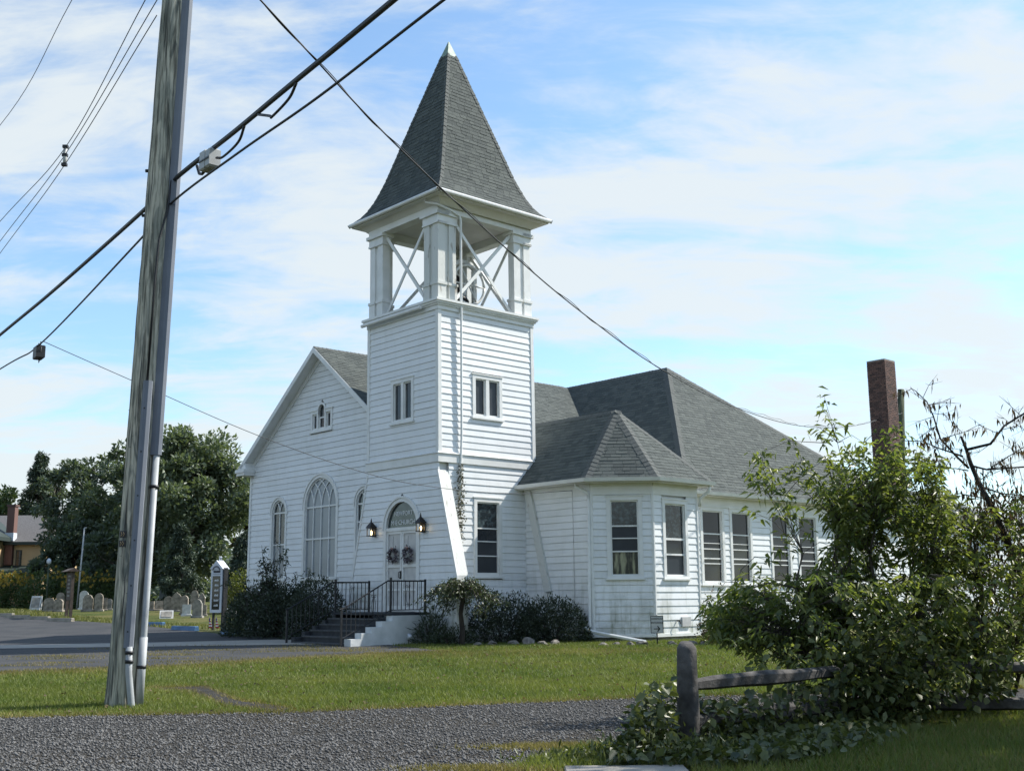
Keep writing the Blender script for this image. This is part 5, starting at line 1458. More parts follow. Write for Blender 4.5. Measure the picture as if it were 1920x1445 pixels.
wire('messenger_wire', [(a, b_, c_+.042) for a, b_, c_ in main], .010, 'wire', 'thin steel wire lashed on top of the cable bundle', 'wire')
wire('lower_cable', [(-22, 39.8, 7.25), (-12.95, 28.04, 7.22), (-10.78, 25.24, 7.22), (-6.05, 17.69, 7.22), (-4.97, 15.89, 7.22), (-3.55, 14.03, 7.22), (-2.22, 12.37, 7.22), (-.64, 10.23, 7.22), (2.2, 6.5, 7.24), (5.6, 1.9, 7.3)], .018, 'cable', 'single lower black cable below the cable bundle')
def along_main(y): 
    ya = [q[1] for q in main][::-1]; xa = [q[0] for q in main][::-1]; za = [q[2] for q in main][::-1]
    return Vector((np.interp(y, ya, xa), y, np.interp(y, ya, za)))
a, c_ = along_main(12.75), along_main(13.65)
wire('cable_loop', [a+Vector((0, 0, -.03)), a+Vector((-.12, .16, -.16)), a+Vector((-.38, .45, -.26)), (a+c_)/2+Vector((-.1, .12, -.2)), c_+Vector((0, 0, -.03))], .018, 'cable', 'drooping slack loop of cable nearest the spire')
a, c_ = along_main(14.0), along_main(14.85)
wire('cable_loop', [a+Vector((0, 0, -.03)), a+Vector((-.12, .18, -.18)), c_+Vector((.22, -.27, -.22)), c_+Vector((.08, -.1, -.17))], .018, 'cable', 'slack cable loop entering the grey terminal box')
tb = thing('terminal_box', 'grey plastic terminal box hanging from the cable beside the pole', 'terminal box', along_main(14.9) + Vector((0, -.02, -.15)), math.atan2(-2.88, 2.51))
b = MB(); b.bevbox(-.16, .0, -.09, .09, -.14, .15, .02); b.build('body', 'boxgrey', tb)
b = MB(); b.bevbox(.005, .14, -.085, .085, -.135, .14, .025); b.build('cover', 'boxgrey', tb)
b = MB(); b.box(-.17, .15, -.10, -.092, -.02, .0); b.build('strap', 'wire', tb)
for x in (-.05, .07):
    b = MB(); b.tube([(x, 0, .13), (x, 0, .19)], .014, 6); b.build('hanger', 'wire', tb)
b = MB(); b.tube([(-.14, 0, -.1), (-.24, .0, -.13), (-.33, 0, -.10), (-.42, 0, .05)], .022, 6); b.build('cable_tail', 'cable', tb, True)
sp = thing('splice_case', 'black splice case hanging on the lower cable', 'splice case', (-10.9, 25.5, 7.10), math.atan2(-13.0, 9.0))
b = MB(); b.bevbox(-.17, .17, -.10, .10, -.17, .13, .02); b.build('body', 'cable', sp)
for x in (-.1, .1):
    b = MB(); b.tube([(x, 0, .12), (x, 0, .22)], .015, 5); b.build('hanger', 'wire', sp)
b = MB(); b.tube([(.0, 0, -.15), (.03, 0, -.26), (.10, 0, -.22), (.2, .0, .08)], .010, 5); b.build('cable_tail', 'cable', sp, True)
dr = [(-10.78, 25.4, 7.32), (-9.05, 26.17, 6.58), (-6.34, 27.7, 5.45), (-3.74, 29.17, 4.62), (-1.87, 30.22, 4.33), (-.02, 31.26, 4.27)]
wire('telephone_drop', dr + [tuple(W(3.24, -2.02, 4.42))], .009, 'wire', 'thin drop wire from the splice case to the wing wall', 'wire', 5)
sv = [(-6.4, 5.0, 10.2), (-2.87, 12.0, 8.24), (-2.4, 12.94, 7.98), (-1.81, 14.09, 7.65), (-.92, 15.83, 7.27), (.37, 18.37, 6.82), (1.51, 20.59, 6.53), (3.07, 23.66, 6.28), (5.6, 28.62, 6.24), (9.11, 35.49, 6.72), (13.3, 43.7, 7.92), (19.5, 55.9, 10.35)]
wire('service_wire', sv, .011, 'cable', 'twisted service wire sagging in front of the spire to the green pole', 'wire', 6)
tw = [Vector(q) for q in sv]
b = MB(); pts = []
for i in range(len(tw)-1):
    for k in range(24):
        t = k/24; v = tw[i].lerp(tw[i+1], t); ph = (v - tw[0]).length*3.4
        pts.append(v + Vector((.018*math.cos(ph), .0, .018*math.sin(ph)+.004)))
b.tube(pts, .006, 5); tag(b.build('service_wire', 'cable', smooth=True), 'thinner strand wound round the service wire', 'wire')
for k, (p0, pm, p1, lab) in enumerate((
        ((-12.38, 26.22, 10.5), (-8.95, 21.5, 10.42), (-5.56, 15.98, 10.55), 'topmost of three thin wires held by a spacer'),
        ((-13.06, 27.75, 10.5), (-8.97, 21.55, 10.28), (-5.40, 15.98, 10.5), 'middle of three thin wires held by a spacer'),
        ((-13.53, 28.79, 10.5), (-9.0, 21.62, 10.08), (-5.50, 16.3, 10.42), 'lowest of three thin wires held by a spacer'))):
    p0, pm, p1 = Vector(p0), Vector(pm), Vector(p1)
    wire('overhead_wire', [p0+(p0-pm)*2.0, p0, pm, p1], .008, 'wire', lab, 'wire', 5, group='thin wires held by a spacer')
wire('overhead_wire', [(-16.2, 28.1, 10.5), (-9.87, 20.59, 10.5), (-6.7, 15.96, 10.5), (-3, 10.5, 10.6)], .006, 'wire', 'lone thin wire above the three spaced wires', 'wire', 5)
ws_ = thing('wire_spacer', 'grey spacer holding three thin wires apart', 'spacer', (-8.95, 21.5, 10.05))
b = MB(); b.tube([(0, 0, -.02), (.01, 0, .12), (-.01, 0, .25), (.02, 0, .40)], [.03, .045, .035, .03], 8); b.build('spacer_arm', 'boxgrey', ws_, True)
for z in (.0, .2, .38):
    b = MB(); b.box(-.05, .05, -.04, .04, z-.03, z+.03); b.build('clamp', 'iron', ws_)
# green treated pole behind the church
gp = MB(); gp.tube([(19.0, 56.2, .4), (19.35, 56.2, 7), (19.62, 56.2, 11.6)], [.2, .18, .16], 12)
tag(gp.build('treated_pole', 'green_pole', smooth=True), 'green treated pole standing behind the church next to the brick chimney', 'pole')

# ------------------------------------------------------------------ split rail fence
fence = thing('split_rail_fence', 'weathered split rail fence overgrown with vines along the verge', 'fence', (1.68, 11.33, 0))
posts = [(0, 0), (2.62, 2.42), (5.72, 2.97), (8.8, 3.4)]
for k, (x, y) in enumerate(posts):
    b = MB(); rg = random.Random(k+3); rings = []
    for z in (-.2, .1, .4, .7, .95, 1.0):
        r_ = .112 - .012*z if z < .9 else (.095 if z < .97 else .065)
        rings.append([(x+r_*math.cos(a)*rg.uniform(.93, 1.07), y+r_*math.sin(a)*rg.uniform(.93, 1.07), z+(.02*math.sin(a+k) if z > .9 else 0)) for a in np.arange(0, 6.28, 6.2832/12)])
    b.loft(rings); b.build('post', 'fence', fence, True)
for k in range(3):
    (x0, y0), (x1, y1) = posts[k], posts[k+1]
    for z0, z1 in ((.60, .56), (.20, .12)) if k else ((.60, .60), (.26, .22)):
        b = MB(); rg = random.Random(k*7+int(z0*100)); rings = []
        d = Vector((x1-x0, y1-y0, 0)).normalized(); n_ = Vector((-d.y, d.x, 0))
        L_ = math.hypot(x1-x0, y1-y0)
        for j in range(9):
            t = j/8; hw_, hh_ = (.03, .045) if j in (0, 8) else (.05*rg.uniform(.85, 1.15), .075*rg.uniform(.85, 1.15))
            c_ = Vector((x0, y0, 0)) + d*(t*(L_+.1)-.05) + Vector((0, 0, z0+(z1-z0)*t+rg.uniform(-.008, .008)))
            rings.append([c_+n_*(-hw_)+Vector((0, 0, -hh_*.6)), c_+n_*hw_*.6+Vector((0, 0, -hh_)), c_+n_*hw_+Vector((0, 0, hh_*.3)), c_+n_*hw_*.2+Vector((0, 0, hh_)), c_-n_*hw_+Vector((0, 0, hh_*.5))])
        b.loft(rings); b.build('rail', 'fence', fence)

# ------------------------------------------------------------------ yellow house far left
hs_ = thing('yellow_house', 'tan clapboard house with brown roof and brick chimney beyond the cemetery', 'house', (-37.4, 85, zt(85)))
b = MB(); b.box(-10, 2.35, 0, 8, 0, 4.75); wl_ = b.build('wall', 'house_wall', hs_)
b = MB()
for k in range(38):
    z = .1+k*.125
    b.add([(-10, -.03, z), (2.36, -.03, z), (2.36, -.005, z+.12), (-10, -.005, z+.12), (-10, 0, z), (2.36, 0, z)], [(0, 1, 2, 3), (4, 5, 1, 0)])
b.build('siding_boards', 'house_wall', wl_, kind='stuff')
b = MB(); b.prism([(-10.4, -.45, 4.65), (-10.4, 8.45, 4.65), (-10.4, 4.0, 6.95), (-10.4, 3.9, 6.95)], [(2.75, -.45, 4.65), (2.75, 8.45, 4.65), (2.55, 4.0, 6.95), (2.55, 3.9, 6.95)]); b.build('roof', 'house_roof', hs_)
b = MB(); b.box(-10.4, 2.78, -.5, -.38, 4.45, 4.68); b.box(2.3, 2.42, -.06, .1, 0, 4.5); b.build('eave_trim', 'house_trim', hs_)
b = MB(); b.prism([(-6.4, -2.6, 0), (-.4, -2.6, 0), (-.4, -2.6, 4.7), (-3.4, -2.6, 6.7), (-6.4, -2.6, 4.7)], [(-6.4, 0, 0), (-.4, 0, 0), (-.4, 0, 4.7), (-3.4, 0, 6.7), (-6.4, 0, 4.7)]); b.build('front_wing', 'house_wall', hs_)
b = MB()
for (x0, z0, x1, z1) in ((.15, 4.7, -3.4, 6.9), (-6.95, 4.7, -3.4, 6.9)):
    b.prism([(x0, -3.0, z0), (x1, -3.0, z1), (x1, -3.0, z1+.28), (x0, -3.0, z0+.28)], [(x0, 2.5, z0), (x1, 2.5, z1), (x1, 2.5, z1+.28), (x0, 2.5, z0+.28)])
b.build('wing_roof', 'house_trim', hs_)
b = MB(); b.box(-.3, .25, -.35, .25, 3.0, 7.3); ch_ = b.build('chimney', 'brick', hs_)
b = MB(); b.box(-.36, .31, -.41, .31, 7.3, 7.45); b.build('chimney_cap', 'brick', ch_)
b = MB(); b.box(-.36, .3, -.42, .2, 4.75, 5.35); b.build('flashing', 'sign_white', ch_)
w = MB(); w.box(.42, .85, -.08, .02, 2.9, 4.1); wo = w.build('window', 'house_trim', hs_)
w = MB(); w.box(.5, .78, -.1, -.081, 2.95, 3.5); w.build('pane', 'glass_dark', wo)
w = MB(); w.box(.5, .78, -.1, -.081, 3.54, 4.05); w.build('pane', 'glass_dark', wo)
b = MB(); b.prism([(-1.2, -2.4, 2.35), (3.2, -2.4, 2.35), (3.2, 0, 2.85), (-1.2, 0, 2.85)], [(-1.2, -2.4, 2.47), (3.2, -2.4, 2.47), (3.2, 0, 2.97), (-1.2, 0, 2.97)]); b.build('porch_roof', 'house_trim', hs_)
fp = thing('flagpole', 'thin bare metal pole standing behind the wooden cemetery sign', 'pole', (-25.6, 67.5, zt(67.5)), R(0))
b = MB(); b.tube([(0, 0, -.2), (.18, 0, 4.7)], .045, 8); b.build('shaft', 'pvc', fp, True)
b = MB(); b.tube([(.18, 0, 4.7), (.3, 0, 4.72)], .04, 8); b.build('top', 'pvc', fp, True)
lp = thing('yard_lamp', 'white yard lamp on a green post in front of the trees', 'lamp', (-27.6, 68.0, zt(68)))
b = MB(); b.tube([(0, 0, -.2), (0, 0, 2.6)], .05, 8); b.build('post', 'green_pole', lp, True)
b = MB(); b.tube([(0, 0, 2.6), (0, 0, 2.7), (0, 0, 2.85), (0, 0, 2.95)], [.06, .13, .13, .05], 10); b.build('globe', 'sign_white', lp, True)
# ------------------------------------------------------------------ trees and shrubs
def branchy(b, p0, p1, r0, r1, seg=5, wob=.12, n=6):
    p0, p1 = Vector(p0), Vector(p1); L_ = (p1-p0).length; pts = []
    for k in range(seg+1):
        t = k/seg; q = p0.lerp(p1, t)
        if 0 < k < seg: q += Vector((random.uniform(-1, 1), random.uniform(-1, 1), random.uniform(-.5, .5)))*L_*wob*.5
        pts.append(q)
    b.tube(pts, r0, n, r1); return pts
def clump_leaves(C, Rr, per, size, flat=.75, up=.2):
    """leaf bases and directions in uneven clumps round the centres C"""
    n = len(C)*per; k = np.repeat(np.arange(len(C)), per)
    d = unit(rng.normal(size=(n, 3))); rad = rng.random(n)**.45
    P = C[k] + d*(rad*Rr[k])[:, None]*[1, 1, flat]
    D = d + rng.normal(size=(n, 3))*.7 + [0, 0, up]
    return P, D
def tree(name, label, x, y, h, w, trunk_r, mat_l, nc, per, leaf, base=.25, group=None, shape='round', seed=1, bark='bark', lw=.55, dark=None):
    st = random.getstate(); random.seed(seed)
    z0 = zt(y); t = thing(name, label, 'tree', (x, y, z0), 0, group)
    b = MB(); top = Vector((random.uniform(-.3, .3), random.uniform(-.3, .3), h*.86))
    trunk = branchy(b, (0, 0, -.2), top, trunk_r, trunk_r*.18, 8, .04, 8)
    g_ = np.random.default_rng(seed); C = []
    while len(C) < nc:
        u = g_.uniform(-1, 1, 3)
        if shape == 'cone':
            zz = (u[2]+1)/2; rr = (1-zz)**.8*.95 + .05
            ang = g_.uniform(0, 6.283); rad = rr*math.sqrt(g_.random())
            C.append((math.cos(ang)*rad*w/2, math.sin(ang)*rad*w/2, h*(base+(1-base)*zz)))
        else:
            if u @ u > 1 or u @ u < .12: continue
            zz = (u[2]+1)/2
            prof_ = 1.0 if zz < .55 else 1.0
            lump = 1 + .18*math.sin(5*math.atan2(u[1], u[0])+seed) + .12*math.sin(9*u[2]+seed*2)
            C.append((u[0]*w/2*lump, u[1]*w/2*lump*.9, h*(base + (1-base)*zz)*(.97+.06*math.sin(3*u[0]+seed))))
    C = np.array(C)
    lim = 0
    for c_ in C[:: max(1, len(C)//22)]:
        k = min(len(trunk)-2, max(1, int((c_[2]/h*.75)*len(trunk))))
        branchy(b, trunk[k], c_, trunk_r*.30, trunk_r*.05, 4, .15, 5); lim += 1
    b.build('trunk', bark, t, True)
    Rr = g_.uniform(.55, 1.25, nc)*w*.085*(1.25 if shape != 'cone' else .9)
    P, D = clump_leaves(C, Rr, per, leaf, .7)
    if shape == 'cone': D[:, 2] -= .9
    # each clump has its own tone so light and dark masses show
    tone = np.clip(np.repeat(g_.random(nc), per)*.55 + .45*rng.random(len(P)), 0, 1)
    leaves('crown', P, D, leaf*rng.uniform(.6, 1.3, len(P)), leaf*lw*rng.uniform(.7, 1.2, len(P)), mat_l, t, rnd=tone)
    random.setstate(st)
    return t
G_T = 'trees behind the cemetery'
tree('maple_tree', 'tall full maple with dense crown standing next to the church gable', -20.2, 72, 11.6, 8.2, .34, 'leaf_maple', 175, 150, .34, .10, G_T, seed=3)
tree('maple_tree', 'lower maple behind the tall full one, between it and the utility pole', -25.4, 77, 11.2, 6.6, .28, 'leaf_maple', 125, 130, .34, .12, G_T, seed=4)
tree('maple_tree', 'open crowned dark tree with sky between its limbs behind the wooden sign', -30.6, 82, 11.3, 7.0, .30, 'leaf_dark', 105, 120, .34, .22, G_T, seed=5)
tree('maple_tree', 'dark spreading tree between the open crowned tree and the pointed conifer', -40.0, 99, 12.2, 6.0, .30, 'leaf_dark', 90, 125, .34, .12, G_T, seed=8)
tree('spruce_tree', 'dark pointed conifer rising behind the yellow house', -41.4, 99, 13.0, 5.4, .25, 'leaf_conifer', 130, 100, .36, .12, G_T, 'cone', seed=6, lw=.35)
tree('maple_tree', 'light green tree behind the roof of the yellow house', -44.8, 100, 10.0, 6.5, .28, 'leaf_light', 90, 120, .36, .15, G_T, seed=7)
tree('maple_tree', 'small tree with brownish leaves right beside the church gable', -17.6, 79, 9.6, 3.8, .2, 'leaf_brown', 60, 110, .32, .10, G_T, seed=9)
tree('cedar_tree', 'dense dark green cedar behind the gravestones', -18.9, 65, 4.6, 3.0, .16, 'leaf_conifer', 110, 130, .22, .02, G_T, 'cone', seed=10, lw=.35)
tree('cedar_tree', 'second dark cedar standing between the dense cedar and the church', -15.9, 68, 4.4, 3.4, .16, 'leaf_conifer', 100, 120, .24, .02, G_T, 'cone', seed=11, lw=.35)
tree('maple_tree', 'low dark understorey tree behind the gravestones beside the utility pole', -24.6, 72, 5.6, 4.8, .2, 'leaf_dark', 80, 120, .30, .05, G_T, seed=12)
tree('maple_tree', 'low dark understorey tree behind the yard lamp', -28.8, 75, 5.4, 5.0, .2, 'leaf_dark', 80, 120, .30, .03, G_T, seed=13)
tree('maple_tree', 'low dark understorey tree right beside the yellow house', -37.2, 97, 6.5, 5.0, .2, 'leaf_dark', 70, 120, .30, .03, G_T, seed=14)
# far wood line that closes the horizon
far = []
gF = np.random.default_rng(77)
n = 900; X = gF.uniform(-170, 190, n); C = np.stack([X, 150+gF.uniform(-10, 25, n), 0.6+gF.random(n)**1.1*(7.0+1.5*np.sin(X*.08))], -1)
C = C[(C[:, 0] < 22) | (C[:, 0] > 22)]
P, D = clump_leaves(C, gF.uniform(1.5, 3.0, len(C)), 60, 1.0)
o = leaves('distant_wood', P, D, 1.0, .7, 'leaf_dark'); tag(o, 'distant dark line of woodland beyond the cemetery', 'woodland', kind='stuff')

def shrub(name, label, x, y, w, d, h, m, n, leaf, lw=.5, group=None, stems=6, z=None, shell=.55, cat='shrub', lump=.12, seed=0):
    g_ = np.random.default_rng(100+seed); z0 = zt(y) if z is None else z
    t = thing(name, label, cat, (x, y, z0), 0, group)
    b = MB()
    for k in range(stems):
        a = 6.283*k/stems; branchy(b, (.08*math.cos(a), .08*math.sin(a), -.1), (w*.3*math.cos(a), d*.3*math.sin(a), h*.7), .03, .008, 4, .12, 5)
    b.build('stems', 'bark_dark', t, kind='stuff')
    v = unit(g_.normal(size=(n, 3))); v[:, 2] = np.abs(v[:, 2])*1.0 - .0
    rad = 1 - shell*g_.random(n)**2.2
    az = np.arctan2(v[:, 1], v[:, 0])
    lumpv = 1 + lump*np.sin(4*az+seed)*np.cos(3*v[:, 2]+seed) + lump*.7*np.sin(9*az+seed*3+5*v[:, 2])
    P = v*(rad*lumpv)[:, None]*[w/2, d/2, h]
    P[:, 2] = np.maximum(P[:, 2], .02)
    D = v + g_.normal(size=(n, 3))*.6 + [0, 0, .25]
    tone = np.clip(.5 + .3*np.sin(6*az+seed)*np.sin(7*v[:, 2]) + .35*(g_.random(n)-.5), 0, 1)
    leaves('foliage', P, D, leaf*g_.uniform(.6, 1.3, n), leaf*lw*g_.uniform(.7, 1.2, n), m, t, rnd=tone)
    return t
def LS(s, u): p = W(s, u); return p.x, p.y
SG = 'foundation shrubs'
x, y = LS(1.35, -1.25); shrub('rounded_shrub', 'dark clipped shrub against the tower wall beside the weeping tree', x, y, 2.3, 1.7, 1.22, 'leaf_yew', 5200, .085, .5, SG, seed=1)
x, y = LS(2.25, -2.15); shrub('rounded_shrub', 'dark clipped shrub in front of the slanted brace on the wing', x, y, 2.2, 1.5, 1.16, 'leaf_yew', 5200, .085, .5, SG, seed=2)
x, y = LS(-.75, 9.0); shrub('rounded_shrub', 'dark globe shrub at the church gable corner', x, y, 1.7, 1.6, 1.4, 'leaf_yew', 5000, .09, .5, SG, seed=3, lump=.06)
x, y = LS(-.9, 4.65); shrub('rounded_shrub', 'dark clipped shrub squeezed between the steps railing and the big window', x, y, 2.0, 1.7, 1.75, 'leaf_yew', 5000, .09, .5, SG, seed=4, lump=.06)
x, y = LS(-1.0, 6.2); shrub('rounded_shrub', 'low dark shrub below the tall leafy shrub by the steps', x, y, 2.6, 1.8, 1.5, 'leaf_yew', 4600, .09, .5, SG, seed=14, lump=.1)
x, y = LS(-1.0, 7.9); shrub('rounded_shrub', 'low dark shrub between the globe shrub and the tall leafy shrub', x, y, 2.1, 1.8, 1.5, 'leaf_rhodo', 3800, .11, .4, SG, seed=15, lump=.14)
shrub('yellow_shrub', 'yellow green bush behind the gravestones next to the church gable', -14.3, 60, 1.8, 1.4, 2.0, 'leaf_yellow', 1800, .16, .5, seed=5, lump=.2)
shrub('low_plant', 'low spiky plant at the foot of the stucco side wall', *LS(-.35, -.15), .9, .6, .75, 'leaf_rhodo', 500, .22, .16, seed=6, lump=.2, stems=3, cat='plant')
shrub('low_plant', 'low leafy plants between the stucco wall and the weeping tree', *LS(-.25, -.9), 1.4, .6, .42, 'leaf_rhodo', 700, .10, .4, seed=7, lump=.2, stems=3, cat='plant')
shrub('red_shrub', 'reddish low shrub below the hall windows', 5.55, 29.9, 1.5, 1.2, 1.15, 'leaf_brown', 2200, .09, .5, seed=16, lump=.2)

# tall leafy shrub with open twigs in front of the big arched window
def open_shrub(name, label, x, y, tips, leaf, lw, m, per, seed, bark='bark_dark', r0=.03, cat='shrub', cluster=.16, group=None, jit=.08):
    """stems that run to the given tips (local), with leaves along the outer half of every stem and its side twigs"""
    st = random.getstate(); random.seed(seed)
    t = thing(name, label, cat, (x, y, zt(y)), 0, group); b = MB(); P = []; D = []
    for (bx, by, tx, ty, tz) in tips:
        L_ = math.hypot(tx-bx, ty-by, tz)
        pts = branchy(b, (bx, by, -.1), (tx, ty, tz), r0*min(1, L_/1.5+.3), .006, 6, .10, 5)
        for k in range(per):
            f = random.uniform(.30, 1.0); i = min(5, int(f*6)); q = pts[i].lerp(pts[i+1], f*6-i)
            d = Vector((random.gauss(0, 1), random.gauss(0, 1), random.gauss(.3, .6))).normalized()
            e = q + d*random.uniform(.1, .45)*cluster/.16*.6
            if random.random() < .35: b.tube([q, e], .005, 3, .003)
            nl = random.randint(4, 8)
            for j in range(nl):
                v = q.lerp(e, .25+.75*j/nl) + Vector((random.gauss(0, 1), random.gauss(0, 1), random.gauss(0, 1)))*jit*.5
                dd = d*.5 + Vector((random.gauss(0, .8), random.gauss(0, .8), random.gauss(-.05, .5)))
                P.append(v); D.append(dd)
    b.build('stems', bark, t, kind='stuff')
    P, D = np.array([tuple(q) for q in P]), np.array([tuple(q) for q in D]); n = len(P)
    leaves('foliage', P, D, leaf*rng.uniform(.6, 1.3, n), leaf*lw*rng.uniform(.7, 1.2, n), m, t, droop=.18)
    random.setstate(st); return t
x, y = LS(-.9, 7.1); rg = random.Random(3); tips = []
for k in range(34):
    a = rg.uniform(0, 6.283); r_ = rg.uniform(.1, 1.15)
    tips.append((rg.uniform(-.3, .3), rg.uniform(-.2, .2), r_*math.cos(a)*1.15, r_*math.sin(a)*.6, rg.uniform(1.5, 2.75) - r_*.65))
for q in ((-.5, 2.85), (-.05, 3.0), (.3, 2.75), (-1.2, 2.2), (1.1, 2.15), (-1.5, 1.75)): tips.append((0, 0, q[0], rg.uniform(-.3, .1), q[1]))
open_shrub('leafy_shrub', 'tall dark leafy shrub with open twigs in front of the arched windows', x, y, tips, .125, .42, 'leaf_rhodo', 17, 5)

# small weeping tree by the tower corner
t = thing('weeping_tree', 'small weeping tree with twisted crown in front of the tower buttress', 'tree', (-1.37, 30.35, zt(30.35)))
b = MB(); tr = [(0, 0, -.1), (.02, .0, .4), (-.03, .02, .8), (.03, 0, 1.15), (0, 0, 1.45)]; b.tube(tr, [.085, .07, .065, .065, .06], 8)
rg = random.Random(11); P = []; D = []
for k in range(58):
    a = rg.uniform(0, 6.283); rr = rg.uniform(.5, 1.32)*(1.0 if abs(math.cos(a)) > .4 else .8); top_z = rg.uniform(1.45, 2.05)
    mid = Vector((math.cos(a)*rr*.5, math.sin(a)*rr*.5, top_z)); end = Vector((math.cos(a)*rr, math.sin(a)*rr, rg.uniform(.62, 1.35)))
    pts = []
    for j in range(9):
        f = j/8; q = Vector((0, 0, 1.4)).lerp(mid, f).lerp(mid.lerp(end, f), f) + Vector((rg.gauss(0, .03), rg.gauss(0, .03), rg.gauss(0, .03))); pts.append(q)
    b.tube(pts, .022, 5, .006)
    for j in range(70):
        f = rg.uniform(.3, 1)*8; i = min(7, int(f)); q = pts[i].lerp(pts[i+1], f-i) + Vector((rg.gauss(0, .06), rg.gauss(0, .06), rg.gauss(0, .05)))
        P.append(tuple(q)); D.append((math.cos(a)*.4+rg.gauss(0, .5), math.sin(a)*.4+rg.gauss(0, .5), -.6+rg.gauss(0, .5)))
b.build('trunk', 'bark_dark', t, True)
P, D = np.array(P), np.array(D); leaves('crown', P, D, .085*rng.uniform(.6, 1.3, len(P)), .04*rng.uniform(.7, 1.2, len(P)), 'leaf_weep', t)
# ivy on the tower downspout
n = 420; z = 3.0 + rng.random(n)*2.15; w_ = .03 + .05*np.sin((z-3)*1.46)
q = [W(.73 + rng.normal()*w_[i], -.08 + rng.normal()*.03, z[i]) for i in range(n)]
o = leaves('dry_ivy', np.array([tuple(v) for v in q]), rng.normal(size=(n, 3)) + [0, 0, -.3], .07, .05, 'leaf_ivy')
tag(o, 'dry ivy climbing the downspout above the slanted buttress', 'ivy')

# yellow flowering hedge behind the gravestones
for k, (px, wd, fl, lab) in enumerate(((10, 2.2, .75, 'tall yellow flowered plants nearest the house porch'), (50, 2.2, 1.0, 'tall yellow flowered plants in front of the house wall'), (92, 2.2, .12, 'leafy tall plants with few flowers beside the dark wooden sign'), (132, 2.0, .35, 'tall yellow flowered plants behind the dark wooden sign'), (172, 2.0, .8, 'yellow flowered plants behind the pale round topped gravestone'), (212, 2.0, .3, 'tall plants with single yellow flowers half behind the utility pole'))):
    yk = 69.0 + (k % 2)*.8; x = (px-960)/2122*yk/.985
    t = shrub('flowering_plant', lab, x, yk, wd, 1.5, 2.05, 'leaf_light', 1500, .2, .5, 'yellow flowering plants along the cemetery', 4, seed=20+k, cat='plant', lump=.18)
    nf = int(80*fl); u = rng.uniform(-1, 1, nf)
    c_ = np.stack([u*wd/2, -.45+rng.normal(size=nf)*.25, 1.95 - .55*u*u + rng.normal(size=nf)*.17], -1)
    P = np.repeat(c_, 7, 0); a = np.tile(np.arange(7)*6.283/7, nf)
    D = np.stack([np.cos(a), np.full(len(a), -.25), np.sin(a)], -1)
    leaves('flowers', P, D, .105, .06, 'petal', t, kind='stuff')

# ------------------------------------------------------------------ foreground: tall shrub behind the fence
def px2(px, py, Y):
    r = cam_ray(px, py); return Vector((r.x*Y/r.y, Y, CAM_H + r.z*Y/r.y))
bush = thing('tall_shrub', 'tall sprawling green shrub with long leaves behind the split rail fence', 'shrub', (4.7, 14.6, 0))
rg = random.Random(21); b = MB(); P = []; D = []; T = []
targets = []
def region(n, x0, x1, ytop, ybot, yy=(13.9, 15.3)):
    for _ in range(n):
        px = rg.uniform(x0, x1); tp, bt = ytop(px), ybot(px)
        targets.append((px2(px, tp + (bt-tp)*rg.random()**.8, rg.uniform(*yy)), 1))
topf = pl([(1320, 1150), (1370, 1090), (1440, 1065), (1530, 1060), (1560, 985), (1590, 900), (1640, 850), (1700, 828), (1760, 860), (1830, 930), (1920, 900)])
botf = pl([(1320, 1190), (1400, 1220), (1500, 1250), (1920, 1260)])
region(330, 1335, 1560, lambda p: float(topf(p))+12, lambda p: float(botf(p)))
region(760, 1520, 1800, lambda p: float(topf(p))+8, lambda p: float(botf(p)))
region(330, 1760, 1960, lambda p: float(topf(p))+30, lambda p: float(botf(p)))
region(210, 1545, 1780, lambda p: 815 + abs(p-1660)*.35, lambda p: 1010.0)
region(22, 1400, 1560, lambda p: 850.0, lambda p: 960.0)
for _ in range(170):       # shoots that hang through and in front of the rails
    px = rg.gauss(1690, 110); targets.append((px2(px, rg.uniform(1080, 1330 - abs(px-1650)*.3), rg.uniform(12.9, 13.7)), 1))
for px, py in ((1545, 742), (1540, 765), (1560, 790), (1530, 800), (1545, 830), (1520, 815), (1580, 800), (1425, 850), (1432, 880), (1405, 892), (1445, 890), (1450, 920), (1420, 925), (1480, 890), (1490, 840), (1500, 870), (1475, 925), (1520, 900), (1540, 920), (1510, 870), (1590, 850), (1620, 830), (1680, 800), (1700, 820), (1650, 815), (1395, 1075), (1385, 1090), (1440, 1050), (1470, 1000), (1460, 1030), (1340, 1120), (1322, 1145), (1330, 1135), (1600, 900), (1640, 880), (1560, 900), (1480, 950), (1455, 960), (1500, 980), (1520, 1000)):
    targets.append((px2(px, py, rg.uniform(14.2, 14.8)), 2))
roots = [Vector((3.5, 14.6, 0)), Vector((4.1, 14.8, 0)), Vector((4.6, 14.4, 0)), Vector((5.1, 14.7, 0)), Vector((5.7, 14.5, 0)), Vector((6.2, 14.8, 0))]
mains = []
for r_ in roots:
    for k in range(5):
        e = r_ + Vector((rg.uniform(-.35, .6), rg.uniform(-.3, .3), rg.uniform(1.2, 2.5)))
        random.seed(int(e.x*1000)); mains.append(branchy(b, r_-Vector((0, 0, .1)), e, .032, .012, 6, .10, 6))
allp = [q for m_ in mains for q in m_[2:]]
